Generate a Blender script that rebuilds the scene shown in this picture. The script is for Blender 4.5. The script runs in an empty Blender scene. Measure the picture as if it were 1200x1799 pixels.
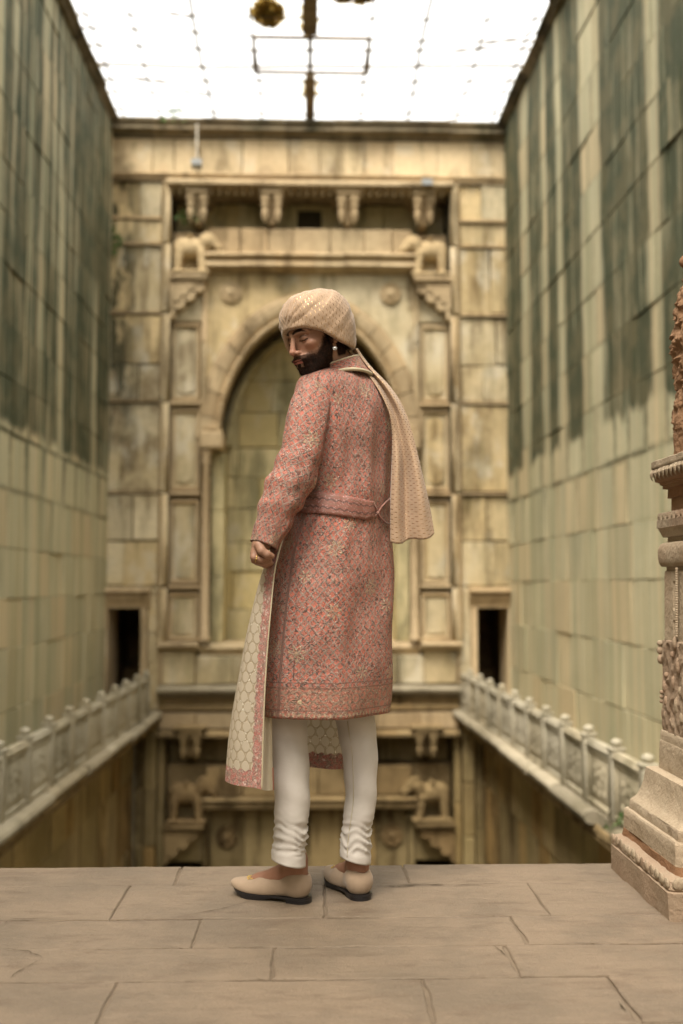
import bpy, math, random
import numpy as np
from mathutils import Matrix, Vector
R = math.radians
random.seed(7); rng = np.random.default_rng(7)
sc = bpy.context.scene
col = sc.collection

# ------------------------------------------------------------------ camera
F_PX, PW, PH = 1850.0, 1200.0, 1799.0
VPX, VPY = 543.0, 1028.0
CAMH = 0.972
PIT = math.atan((VPY - PH/2)/F_PX)
YAW = math.atan((PW/2 - VPX)*math.cos(PIT)/F_PX)
cd = bpy.data.cameras.new('camera'); cam = bpy.data.objects.new('camera', cd); col.objects.link(cam)
cd.sensor_fit = 'HORIZONTAL'; cd.sensor_width = 24.0; cd.lens = F_PX/PW*24.0
cam.location = (0, 0, CAMH); cam.rotation_euler = (math.pi/2 + PIT, 0, -YAW)
cd.clip_start = 0.05; cd.clip_end = 400
cd.dof.use_dof = True; cd.dof.focus_distance = 3.2; cd.dof.aperture_fstop = 1.65
sc.camera = cam

# ------------------------------------------------------------------ sky, sun, exposure (overcast)
SUN_EL, SUN_AZ = R(58), R(207)
w = bpy.data.worlds.new('World'); sc.world = w; w.use_nodes = True
wn = w.node_tree.nodes; wl = w.node_tree.links
sky = wn.new('ShaderNodeTexSky'); sky.sky_type = 'NISHITA'; sky.sun_disc = False
sky.sun_elevation = SUN_EL; sky.sun_rotation = SUN_AZ; sky.air_density = 1.0; sky.dust_density = 6.0; sky.ozone_density = 1.0
hs = wn.new('ShaderNodeMix'); hs.data_type = 'RGBA'; hs.inputs[0].default_value = 0.82
hs.inputs[7].default_value = (9.0, 8.75, 8.1, 1)          # even cloud cover over the clear sky
tcn = wn.new('ShaderNodeTexCoord'); sxyz = wn.new('ShaderNodeSeparateXYZ'); mr = wn.new('ShaderNodeMapRange'); mulc = wn.new('ShaderNodeVectorMath'); mulc.operation = 'SCALE'
mr.inputs[1].default_value = 0.0; mr.inputs[2].default_value = 1.0; mr.inputs[3].default_value = 0.42; mr.inputs[4].default_value = 1.26   # overcast dome: three times brighter overhead than at the horizon
wl.new(tcn.outputs['Generated'], sxyz.inputs[0]); wl.new(sxyz.outputs[2], mr.inputs[0]); wl.new(hs.outputs[2], mulc.inputs[0]); wl.new(mr.outputs[0], mulc.inputs[3])
wl.new(sky.outputs[0], hs.inputs[6]); wl.new(mulc.outputs[0], wn['Background'].inputs[0])
wn['Background'].inputs[1].default_value = 0.13
sd = bpy.data.lights.new('sun', 'SUN'); sun = bpy.data.objects.new('sun', sd); col.objects.link(sun)
sd.energy = 1.5; sd.angle = R(25); sd.color = (1.0, 0.93, 0.82)
sdir = Vector((math.sin(SUN_AZ)*math.cos(SUN_EL), math.cos(SUN_AZ)*math.cos(SUN_EL), math.sin(SUN_EL)))
sun.rotation_euler = sdir.to_track_quat('Z', 'Y').to_euler(); sun.location = (0, -5, 14)
sc.view_settings.view_transform = 'Standard'; sc.view_settings.look = 'None'
sc.view_settings.exposure = 1.6; sc.view_settings.gamma = 1.0; sc.view_settings.use_curve_mapping = False
sc.render.engine = 'CYCLES'
sc.cycles.use_denoising = True
sc.cycles.max_bounces = 8; sc.cycles.diffuse_bounces = 3

# ------------------------------------------------------------------ authoring helpers: a photo position at a known distance -> metres
cF = np.array([math.sin(YAW)*math.cos(PIT), math.cos(YAW)*math.cos(PIT), math.sin(PIT)])
cR = np.array([math.cos(YAW), -math.sin(YAW), 0.0]); cU = np.cross(cR, cF)
CAM = np.array([0, 0, CAMH])
def P(px, py, Y):
    d = cF + cR*(px-PW/2)/F_PX + cU*(PH/2-py)/F_PX
    return CAM + d*(Y/d[1])
def G(px, py, z=0.0):
    d = cF + cR*(px-PW/2)/F_PX + cU*(PH/2-py)/F_PX
    return CAM + d*((z-CAMH)/d[2])
YE = 18.2
def XE(px): return P(px, 700, YE)[0]
def ZE(py): return P(VPX, py, YE)[2]

# ------------------------------------------------------------------ mesh helpers
class MB:
    def __init__(s): s.v = []; s.f = []; s.n = 0
    def add(s, V, F):
        V = np.asarray(V, float).reshape(-1, 3)
        s.v.append(V); n = s.n
        s.f.extend([tuple(int(i)+n for i in f) for f in F]); s.n += len(V)
        return s
def _cb_topo():
    S = [(a, b, c) for a in (-1, 1) for b in (-1, 1) for c in (-1, 1)]
    idx = {s: i*3 for i, s in enumerate(S)}
    V = []
    for s in S:
        for ax in range(3):
            V.append([s[k]*(1.0 if k == ax else 0.8) for k in range(3)])
    V = np.array(V); F = []
    for ax in range(3):
        o = [k for k in range(3) if k != ax]
        for sg in (-1, 1):
            q = []
            for a, b in ((-1, -1), (1, -1), (1, 1), (-1, 1)):
                s = [0, 0, 0]; s[ax] = sg; s[o[0]] = a; s[o[1]] = b; q.append(idx[tuple(s)]+ax)
            F.append(q)
        for a in (-1, 1):
            for b in (-1, 1):
                s0 = [0, 0, 0]; s1 = [0, 0, 0]; s0[ax] = -1; s1[ax] = 1
                for s in (s0, s1): s[o[0]] = a; s[o[1]] = b
                i0, i1 = idx[tuple(s0)], idx[tuple(s1)]
                F.append([i0+o[0], i1+o[0], i1+o[1], i0+o[1]])
    for s in S: F.append([idx[s], idx[s]+1, idx[s]+2])
    out = []
    for f in F:
        p = V[f]; n = np.cross(p[1]-p[0], p[2]-p[0])
        out.append(tuple(f) if n @ p.mean(0) > 0 else tuple(f[::-1]))
    return [ (s, ax) for s in S for ax in range(3)], out
CBS, CBF = _cb_topo()
CBSIGN = np.array([s for s, ax in CBS], float); CBAX = np.array([ax for s, ax in CBS])
def cbox(x0, x1, y0, y1, z0, z1, b=0.01, jit=0.0):
    h = np.array([x1-x0, y1-y0, z1-z0])/2; c = np.array([x0+x1, y0+y1, z0+z1])/2
    b = min(b, h.min()*0.45)
    ins = np.full((24, 3), b); ins[np.arange(24), CBAX] = 0
    V = c + CBSIGN*(h-ins)
    if jit:
        J = rng.normal(0, jit, (8, 3)); V = V + np.repeat(J, 3, axis=0)
    return V
def box(mb, x0, x1, y0, y1, z0, z1, b=0.01, jit=0.0): return mb.add(cbox(x0, x1, y0, y1, z0, z1, b, jit), CBF)
def grid_faces(nr, nc, wrap):
    i = np.arange(nr-1)[:, None]*nc; j = np.arange(nc if wrap else nc-1)[None, :]
    j2 = (j+1) % nc
    return np.stack([i+j, i+j2, i+nc+j2, i+nc+j], -1).reshape(-1, 4)
def loft(mb, rings, wrap=True, caps=(True, True), flip=False):
    rings = np.asarray(rings, float); nr, nc, _ = rings.shape
    Fs = [tuple(q) for q in grid_faces(nr, nc, wrap)]
    if wrap and caps[0]: Fs.append(tuple(range(nc))[::-1])
    if wrap and caps[1]: Fs.append(tuple((nr-1)*nc + k for k in range(nc)))
    if flip: Fs = [f[::-1] for f in Fs]
    return mb.add(rings.reshape(-1, 3), Fs)
def frames(pts):
    pts = np.asarray(pts, float); T = np.gradient(pts, axis=0); T /= np.linalg.norm(T, axis=1)[:, None] + 1e-12
    up = np.array([0, 0, 1.0]) if abs(T[0][2]) < 0.9 else np.array([1.0, 0, 0])
    N = []; n = np.cross(up, T[0]); n /= np.linalg.norm(n)
    for t in T:
        n = n - t*(n@t); n /= np.linalg.norm(n); N.append(n.copy())
    N = np.array(N); B = np.cross(T, N); return pts, T, N, B
def tube(mb, pts, rad, n=8, caps=(True, True)):
    pts, T, N, B = frames(pts); rad = np.broadcast_to(np.asarray(rad, float), (len(pts),))
    a = np.linspace(0, 2*math.pi, n, endpoint=False)
    rings = pts[:, None] + rad[:, None, None]*(np.cos(a)[None, :, None]*N[:, None] + np.sin(a)[None, :, None]*B[:, None])
    return loft(mb, rings, True, caps)
def lathe(mb, prof, c, n=12, caps=(True, True)):
    a = np.linspace(0, 2*math.pi, n, endpoint=False)
    rings = [np.stack([c[0]+r*np.cos(a), c[1]+r*np.sin(a), np.full(n, c[2]+z)], -1) for r, z in prof]
    return loft(mb, rings, True, caps)
def prism(mb, poly, off):
    poly = np.asarray(poly, float); off = np.asarray(off, float); n = len(poly)
    Fs = [tuple(range(n)), tuple(range(2*n-1, n-1, -1))]
    for k in range(n):
        k2 = (k+1) % n; Fs.append((k, n+k, n+k2, k2))
    return mb.add(np.vstack([poly, poly+off]), Fs)
def sphere(mb, c, r, n=10, m=6, sc3=(1, 1, 1)):
    c = np.asarray(c, float); th = np.linspace(0.06, math.pi-0.06, m)
    a = np.linspace(0, 2*math.pi, n, endpoint=False)
    rings = [c + r*np.stack([np.sin(t)*np.cos(a)*sc3[0], np.sin(t)*np.sin(a)*sc3[1], np.full(n, -math.cos(t))*sc3[2]], -1) for t in th]
    return loft(mb, rings)
def empty(name, loc, label=None, cat=None, group=None, kind=None):
    o = bpy.data.objects.new(name, None); col.objects.link(o); o.location = loc; o.empty_display_size = 0.1
    tag(o, label, cat, group, kind); return o
def tag(o, label=None, cat=None, group=None, kind=None):
    for k, v in (('label', label), ('category', cat), ('group', group), ('kind', kind)):
        if v: o[k] = v
    return o
def wloc(o):
    v = Vector(o.location)
    while o.parent is not None: o = o.parent; v = v + Vector(o.location)
    return v
def obj(name, mb, mat, parent=None, smooth=False, uv=None, colr=None, origin=None, autos=None):
    """ONE mesh object from world-space geometry, parented without moving it"""
    V = np.vstack(mb.v) if isinstance(mb, MB) else np.asarray(mb[0], float); F = mb.f if isinstance(mb, MB) else mb[1]
    if origin is None: origin = V.mean(0)
    me = bpy.data.meshes.new(name); me.from_pydata((V-origin).tolist(), [], [tuple(int(i) for i in f) for f in F])
    if isinstance(mat, str): mat = M[mat]
    me.materials.append(mat)
    if smooth: me.polygons.foreach_set('use_smooth', np.ones(len(me.polygons), bool))
    if uv is not None:
        ul = me.uv_layers.new(name='UVMap'); li = np.empty(len(me.loops), int); me.loops.foreach_get('vertex_index', li)
        ul.data.foreach_set('uv', np.asarray(uv, float)[li].ravel())
    if colr is not None:
        ca = me.color_attributes.new('Col', 'FLOAT_COLOR', 'POINT')
        ca.data.foreach_set('color', np.hstack([colr, np.ones((len(colr), 1))]).ravel())
    me.update()
    o = bpy.data.objects.new(name, me); col.objects.link(o)
    if parent is not None:
        o.parent = parent; o.location = Vector(origin) - wloc(parent)
    else: o.location = Vector(origin)
    if autos is not None:
        me.polygons.foreach_set('use_smooth', np.ones(len(me.polygons), bool))
        try: me.set_sharp_from_angle(angle=R(autos))
        except Exception: pass
    return o
# ---- implicit surfaces (surface nets)
def surf_nets(fn, lo, hi, h):
    lo = np.array(lo, float); hi = np.array(hi, float); n = np.ceil((hi-lo)/h).astype(int)+1
    ax = [lo[k]+h*np.arange(n[k]) for k in range(3)]
    X, Y, Z = np.meshgrid(*[a.astype(np.float32) for a in ax], indexing='ij')
    V = fn(X, Y, Z); s = V < 0
    c = [(a, b, d) for a in (0, 1) for b in (0, 1) for d in (0, 1)]
    cnt = sum(s[a:n[0]-1+a, b:n[1]-1+b, d:n[2]-1+d].astype(np.int8) for a, b, d in c)
    idx = np.argwhere((cnt > 0) & (cnt < 8)); acc = np.zeros((len(idx), 3)); k = np.zeros(len(idx))
    for a in c:
        for ax_ in range(3):
            if a[ax_]: continue
            b = list(a); b[ax_] = 1
            va = V[tuple((idx+np.array(a)).T)]; vb = V[tuple((idx+np.array(b)).T)]
            m = (va < 0) != (vb < 0); t = np.where(m, va/np.where(m, va-vb, 1), 0)
            p = np.array(a, float)[None] + t[:, None]*(np.array(b)-np.array(a))[None]
            acc += p*m[:, None]; k += m
    verts = lo + h*(idx + acc/k[:, None])
    cid = np.full(tuple(n-1), -1, int); cid[tuple(idx.T)] = np.arange(len(idx))
    Fs = []
    for a in range(3):
        o = [(a+1) % 3, (a+2) % 3]
        sl0 = [slice(None)]*3; sl1 = [slice(None)]*3; sl0[a] = slice(0, n[a]-1); sl1[a] = slice(1, n[a])
        s0 = s[tuple(sl0)]; s1 = s[tuple(sl1)]; e = np.argwhere(s0 != s1)
        e = e[(e[:, o[0]] > 0) & (e[:, o[1]] > 0) & (e[:, o[0]] < n[o[0]]-1) & (e[:, o[1]] < n[o[1]]-1)]
        def cc(d0, d1):
            q = e.copy(); q[:, o[0]] -= d0; q[:, o[1]] -= d1; return cid[tuple(q.T)]
        q = np.stack([cc(1, 1), cc(0, 1), cc(0, 0), cc(1, 0)], -1)
        ins = s0[tuple(e.T)]
        q[~ins] = q[~ins][:, ::-1]; Fs.append(q[(q >= 0).all(1)])
    return verts, np.vstack(Fs)
def smin(a, b, k):
    hh = np.clip(0.5+0.5*(b-a)/k, 0, 1); return b+(a-b)*hh-k*hh*(1-hh)
def smax(a, b, k): return -smin(-a, -b, k)
def sd_cap(X, Y, Z, a, b, ra, rb):
    a = np.array(a, float); b = np.array(b, float); d = b-a; L2 = float(d@d)+1e-12
    t = np.clip(((X-a[0])*d[0]+(Y-a[1])*d[1]+(Z-a[2])*d[2])/L2, 0, 1)
    return np.sqrt((X-a[0]-t*d[0])**2+(Y-a[1]-t*d[1])**2+(Z-a[2]-t*d[2])**2)-(ra+(rb-ra)*t)
def sd_ell(X, Y, Z, c, r):
    q = np.sqrt(((X-c[0])/r[0])**2+((Y-c[1])/r[1])**2+((Z-c[2])/r[2])**2)
    return (q-1)*min(r)
def _hash(i, j, k):
    n = (i*374761393 + j*668265263 + k*1274126177) & 0xffffffff
    n = ((n ^ (n >> 13))*1274126177) & 0xffffffff
    return ((n ^ (n >> 16)) & 0xffff)/65535.0
def vnoise(p):
    p = np.asarray(p, float); i = np.floor(p).astype(np.int64); f = p-i; f = f*f*(3-2*f); r = 0
    for a in (0, 1):
        for b in (0, 1):
            for c in (0, 1):
                wgt = (f[..., 0] if a else 1-f[..., 0])*(f[..., 1] if b else 1-f[..., 1])*(f[..., 2] if c else 1-f[..., 2])
                r = r + wgt*_hash(i[..., 0]+a, i[..., 1]+b, i[..., 2]+c)
    return r*2-1
def interp(y, tab, k): 
    t = np.array(tab, float); return np.interp(y, t[:, 0], t[:, k])
def smooth_interp(y, tab, k):
    """monotone-ish smooth interpolation of a table column (cubic Hermite)"""
    t = np.array(tab, float); xs, ys = t[:, 0], t[:, k]; m = np.gradient(ys, xs)
    y = np.clip(np.asarray(y, float), xs[0], xs[-1]); i = np.clip(np.searchsorted(xs, y)-1, 0, len(xs)-2)
    h = xs[i+1]-xs[i]; u = (y-xs[i])/h
    return (2*u**3-3*u**2+1)*ys[i]+(u**3-2*u**2+u)*h*m[i]+(-2*u**3+3*u**2)*ys[i+1]+(u**3-u**2)*h*m[i+1]

# ------------------------------------------------------------------ materials
M = {}
class NT:
    def __init__(s, name):
        s.m = bpy.data.materials.new(name); s.m.use_nodes = True; s.t = s.m.node_tree
        s.b = s.t.nodes['Principled BSDF']; M[name] = s.m
    def set(s, sock, v):
        if isinstance(v, bpy.types.NodeSocket): s.t.links.new(v, sock)
        elif v is not None:
            if isinstance(v, (tuple, list)) and len(v) == 3 and sock.type == 'RGBA': v = (*v, 1)
            sock.default_value = v
    def n(s, typ, ins=None, **props):
        nd = s.t.nodes.new(typ)
        for k, v in props.items(): setattr(nd, k, v)
        for k, v in (ins or {}).items(): s.set(nd.inputs[k], v)
        return nd
    def pos(s): return s.n('ShaderNodeNewGeometry').outputs['Position']
    def uv(s): return s.n('ShaderNodeUVMap').outputs[0]
    def rand(s): return s.n('ShaderNodeObjectInfo').outputs['Random']
    def vm(s, v, k, op='MULTIPLY'):
        return s.n('ShaderNodeVectorMath', {0: v, 1: k}, operation=op).outputs[0]
    def sep(s, v): o = s.n('ShaderNodeSeparateXYZ', {0: v}).outputs; return o[0], o[1], o[2]
    def comb(s, x, y, z=0.0): return s.n('ShaderNodeCombineXYZ', {0: x, 1: y, 2: z}).outputs[0]
    def noise(s, v, scale, det=4.0, rough=0.55, dist=0.0):
        return s.n('ShaderNodeTexNoise', {'Vector': v, 'Scale': scale, 'Detail': det, 'Roughness': rough, 'Distortion': dist}).outputs[0]
    def voro(s, v, scale, feat='F1', rnd=1.0):
        return s.n('ShaderNodeTexVoronoi', {'Vector': v, 'Scale': scale, 'Randomness': rnd}, feature=feat)
    def ma(s, op, a, b=None, c=None, clamp=False):
        ins = {0: a}
        if b is not None: ins[1] = b
        if c is not None: ins[2] = c
        return s.n('ShaderNodeMath', ins, operation=op, use_clamp=clamp).outputs[0]
    def mix(s, f, a, b, bt='MIX'):
        nd = s.n('ShaderNodeMix', data_type='RGBA', blend_type=bt, clamp_factor=True)
        s.set(nd.inputs[0], f); s.set(nd.inputs[6], a); s.set(nd.inputs[7], b); return nd.outputs[2]
    def ramp(s, f, stops, interp='LINEAR'):
        nd = s.n('ShaderNodeValToRGB', {0: f}); cr = nd.color_ramp; cr.interpolation = interp
        while len(cr.elements) > 1: cr.elements.remove(cr.elements[-1])
        for k, (p, c) in enumerate(stops):
            if not isinstance(c, (tuple, list)): c = (c, c, c)
            e = cr.elements[0] if k == 0 else cr.elements.new(p)
            e.position = p; e.color = (*c, 1)
        return nd.outputs[0]
    def ss(s, v, lo, hi):
        return s.n('ShaderNodeMapRange', {0: v, 1: lo, 2: hi}, interpolation_type='SMOOTHSTEP').outputs[0]
    def bump(s, h, strength=0.3, dist=0.01):
        nd = s.n('ShaderNodeBump', {'Height': h, 'Strength': strength, 'Distance': dist}); s.set(s.b.inputs['Normal'], nd.outputs[0]); return nd
    def out(s, c, rough=0.85, spec=0.25, **kw):
        s.set(s.b.inputs['Base Color'], c); s.set(s.b.inputs['Roughness'], rough); s.set(s.b.inputs['Specular IOR Level'], spec)
        for k, v in kw.items(): s.set(s.b.inputs[k.replace('_', ' ')], v)
        return s.m

def stone(name, c1, c2, c3, stain=(0.09, 0.065, 0.03), stain_amt=0.5, var=0.25, bump=0.35, fine=30.0, moss=0.0, speck=0.0, streak=0.35, bigs=0.7, corner=0.0, lime=0.0):
    t = NT(name); p = t.pos()
    a = t.noise(p, bigs, 5); rd = t.rand()
    c = t.mix(t.ss(a, 0.38, 0.64), c1, c2)
    c = t.mix(t.ma('MULTIPLY', t.ss(rd, 0.45, 1.0), 0.75), c, c3)
    v = t.ma('ADD', t.ma('MULTIPLY', t.ma('FRACT', t.ma('MULTIPLY', rd, 7.31)), 2*var), 1.0-var)
    c = t.mix(1.0, c, t.comb(v, v, v), 'MULTIPLY')
    m = t.noise(p, fine*0.35, 6, 0.65); mm = t.ss(m, 0.3, 0.75)
    c = t.mix(t.ma('MULTIPLY', mm, 0.35), c, t.mix(0.55, c, stain))
    st = t.noise(t.vm(p, (2.6, 2.6, streak)), 1.0, 5, 0.6); sm = t.ss(st, 0.47, 0.64)
    st2 = t.noise(p, 1.7, 6, 0.65); sm = t.ma('MULTIPLY', sm, t.ss(st2, 0.32, 0.6))
    c = t.mix(t.ma('MULTIPLY', sm, stain_amt), c, stain)
    if lime:
        lm = t.ma('MULTIPLY', t.ss(t.noise(t.vm(p, (1.3, 1.3, 0.8)), 1.4, 6, 0.65), 0.52, 0.66), lime); c = t.mix(lm, c, (0.66, 0.60, 0.46))
    if moss:
        g = t.ss(t.noise(t.vm(p, (1.6, 1.6, 0.5)), 0.9, 6, 0.65), 0.5, 0.68)
        c = t.mix(t.ma('MULTIPLY', g, moss), c, (0.035, 0.045, 0.018))
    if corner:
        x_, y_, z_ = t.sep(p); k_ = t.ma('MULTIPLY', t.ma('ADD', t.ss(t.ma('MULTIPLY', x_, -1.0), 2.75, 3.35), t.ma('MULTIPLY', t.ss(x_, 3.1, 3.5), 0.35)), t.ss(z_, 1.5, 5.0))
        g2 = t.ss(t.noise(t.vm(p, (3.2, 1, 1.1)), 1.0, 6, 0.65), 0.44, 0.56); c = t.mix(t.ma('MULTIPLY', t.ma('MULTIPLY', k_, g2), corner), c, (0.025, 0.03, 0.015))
    if speck:
        sp = t.ss(t.noise(p, 190.0, 2), 0.58, 0.72); c = t.mix(t.ma('MULTIPLY', sp, speck), c, (0.16, 0.11, 0.07))
    h = t.ma('ADD', t.noise(p, fine, 6, 0.6), t.ma('MULTIPLY', t.noise(p, fine*0.2, 3), 1.2))
    t.bump(h, bump, 0.012)
    return t.out(c, 0.88, 0.2)

CREAM = (0.67, 0.575, 0.385); OCHRE = (0.44, 0.30, 0.13); PALE = (0.52, 0.46, 0.33); GREYG = (0.30, 0.29, 0.21)
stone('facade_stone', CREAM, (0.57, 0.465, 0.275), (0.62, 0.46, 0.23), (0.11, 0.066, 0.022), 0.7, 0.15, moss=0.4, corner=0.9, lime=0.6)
stone('frieze_stone', (0.65, 0.52, 0.32), (0.55, 0.42, 0.25), (0.58, 0.43, 0.26), (0.13, 0.09, 0.04), 0.7, 0.15, lime=0.4)
stone('niche_stone', (0.64, 0.54, 0.30), (0.54, 0.46, 0.255), (0.62, 0.48, 0.21), (0.12, 0.10, 0.04), 0.5, 0.14, moss=0.6, lime=0.3)
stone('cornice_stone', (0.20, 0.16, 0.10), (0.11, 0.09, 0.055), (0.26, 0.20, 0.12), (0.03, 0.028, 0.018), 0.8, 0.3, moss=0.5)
stone('carved_stone', (0.54, 0.42, 0.255), (0.44, 0.33, 0.195), (0.50, 0.36, 0.20), (0.09, 0.06, 0.025), 0.65, 0.10, bump=0.6, fine=16)
stone('elephant_stone', (0.56, 0.43, 0.25), (0.48, 0.36, 0.20), (0.54, 0.40, 0.22), (0.12, 0.08, 0.035), 0.4, 0.08, bump=0.5, fine=20)
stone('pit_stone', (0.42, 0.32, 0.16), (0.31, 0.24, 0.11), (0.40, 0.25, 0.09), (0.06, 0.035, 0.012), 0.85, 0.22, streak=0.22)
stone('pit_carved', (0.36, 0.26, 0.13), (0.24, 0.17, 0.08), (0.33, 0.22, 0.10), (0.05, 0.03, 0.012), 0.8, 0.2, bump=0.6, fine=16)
stone('rail_stone', (0.51, 0.46, 0.35), (0.43, 0.385, 0.285), (0.47, 0.40, 0.27), (0.16, 0.14, 0.08), 0.55, 0.10, bump=0.5, fine=22)
stone('lip_stone', (0.42, 0.365, 0.265), (0.32, 0.275, 0.19), (0.30, 0.245, 0.155), (0.10, 0.085, 0.045), 0.55, 0.2)
stone('joint_dark', (0.085, 0.07, 0.04), (0.06, 0.05, 0.03), (0.08, 0.06, 0.03), (0.03, 0.03, 0.015), 0.5, 0.1)
stone('pillar_stone', (0.37, 0.295, 0.205), (0.31, 0.245, 0.17), (0.34, 0.27, 0.185), (0.22, 0.13, 0.07), 0.5, 0.07, bump=0.45, fine=70, speck=0.5, bigs=3.0, streak=1.2)
stone('pillar_red', (0.245, 0.13, 0.068), (0.19, 0.10, 0.05), (0.26, 0.155, 0.088), (0.15, 0.065, 0.025), 0.7, 0.07, bump=0.5, fine=80, speck=0.35, bigs=4.0)
stone('pillar_pink', (0.26, 0.18, 0.12), (0.30, 0.24, 0.165), (0.28, 0.205, 0.14), (0.20, 0.10, 0.055), 0.6, 0.07, bump=0.45, fine=70, speck=0.5, bigs=5.0)

stone('joint_wall', (0.24, 0.21, 0.13), (0.17, 0.15, 0.09), (0.2, 0.17, 0.1), (0.08, 0.075, 0.04), 0.5, 0.05)
stone('joint_fill', (0.18, 0.135, 0.092), (0.14, 0.104, 0.07), (0.16, 0.12, 0.082), (0.05, 0.035, 0.02), 0.5, 0.05, fine=60)
def side_wall_mat(name, side):
    """ashlar with algae: black-green film on the upper courses, washed clean in vertical runs"""
    t = NT(name); p = t.pos(); x, y, z = t.sep(p); rd = t.rand()
    a = t.noise(p, 0.8, 5)
    c = t.mix(t.ss(a, 0.35, 0.65), (0.53, 0.475, 0.305), (0.45, 0.415, 0.27))
    c = t.mix(t.ma('MULTIPLY', t.ss(rd, 0.55, 1.0), 0.6), c, (0.60, 0.46, 0.27))
    v = t.ma('ADD', t.ma('MULTIPLY', t.ma('FRACT', t.ma('MULTIPLY', rd, 5.7)), 0.2), 0.9)
    c = t.mix(1.0, c, t.comb(v, v, v), 'MULTIPLY')
    # fine vertical water runs everywhere
    s1 = t.noise(t.vm(p, (5.0, 5.0, 0.12)), 1.0, 4, 0.6)
    c = t.mix(t.ma('MULTIPLY', t.ss(s1, 0.46, 0.62), 0.55), c, (0.27, 0.275, 0.155))
    s3 = t.noise(t.vm(p, (9.0, 9.0, 0.2)), 1.0, 3, 0.5)
    c = t.mix(t.ma('MULTIPLY', t.ss(s3, 0.52, 0.66), 0.5), c, (0.62, 0.48, 0.28))
    # algae film above the old water line
    wob = t.ma('MULTIPLY', t.ma('SUBTRACT', t.noise(t.vm(p, (3.0, 3.0, 0.0)), 1.0, 2), 0.5), 0.35)
    hz = t.ma('ADD', z, wob); top = t.ss(hz, 2.80, 2.98)
    if side > 0:
        yy = t.ma('ADD', y, t.ma('MULTIPLY', t.ma('SUBTRACT', t.noise(p, 1.6, 3), 0.5), 0.10))
        f = t.ma('DIVIDE', t.ma('SUBTRACT', yy, 8.0), 11.0)
        def q(Y): return (Y-8.0)/11.0
        st = [(0.0, 0.9)]
        for y0, y1 in ((10.4, 10.75), (12.45, 13.35), (14.25, 14.6), (15.15, 15.5), (16.35, 16.95)):
            st += [(q(y0)-0.006, 1.0), (q(y0)+0.006, 0.12), (q(y1)-0.006, 0.12), (q(y1)+0.006, 0.9)]
        band = t.ramp(f, st)
    else:
        b1 = t.noise(t.comb(t.ma('MULTIPLY', y, 1.5), 3.3, t.ma('MULTIPLY', z, 0.06)), 1.0, 3, 0.6)
        band = t.ma('SUBTRACT', 1.0, t.ma('MULTIPLY', t.ss(b1, 0.50, 0.60), 0.85))
    s2 = t.noise(t.vm(p, (6.0, 6.0, 0.35)), 1.0, 6, 0.65)
    gn = t.n('ShaderNodeTexCoord').outputs['Generated']; gx, gy, gz = t.sep(gn); ed = t.ma('MINIMUM', t.ma('MULTIPLY', t.ma('MINIMUM', gy, t.ma('SUBTRACT', 1.0, gy)), 0.6), t.ma('MINIMUM', gz, t.ma('SUBTRACT', 1.0, gz)))
    ed = t.ma('ADD', ed, t.ma('MULTIPLY', t.ma('SUBTRACT', t.noise(p, 7, 4), 0.5), 0.12)); seam = t.ma('MULTIPLY', t.ma('MULTIPLY', t.ma('SUBTRACT', 1.0, t.ss(ed, 0.015, 0.10)), t.ss(hz, 1.2, 3.2)), t.ma('ADD', t.ma('MULTIPLY', band, 0.6), 0.4))
    film = t.ma('MULTIPLY', t.ma('MULTIPLY', top, band), t.ma('ADD', t.ma('MULTIPLY', t.ss(s2, 0.36, 0.56), 0.55), 0.45))
    blotch = t.ss(t.noise(p, 1.1, 6, 0.6), 0.30, 0.62)
    film = t.ma('MULTIPLY', film, t.ma('ADD', t.ma('MULTIPLY', blotch, 0.25), 0.75))
    bv = t.ma('FRACT', t.ma('MULTIPLY', rd, 13.7)); film = t.ma('MULTIPLY', film, t.ma('ADD', 1.38, t.ma('MULTIPLY', t.ss(bv, 0.05, 0.75), 0.4)), clamp=True)
    film = t.ma('MAXIMUM', film, t.ma('MULTIPLY', seam, 0.85))
    alg = t.mix(t.ss(t.noise(p, 2.3, 5), 0.4, 0.6), (0.034, 0.045, 0.021), (0.085, 0.078, 0.038))
    c = t.mix(t.ma('MULTIPLY', film, 0.94), c, alg)
    t.bump(t.ma('ADD', t.noise(p, 22, 6, 0.6), t.noise(p, 5, 3)), 0.4, 0.015)
    return t.out(c, 0.85, 0.2)
side_wall_mat('wall_right_stone', 1); side_wall_mat('wall_left_stone', -1)

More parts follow.
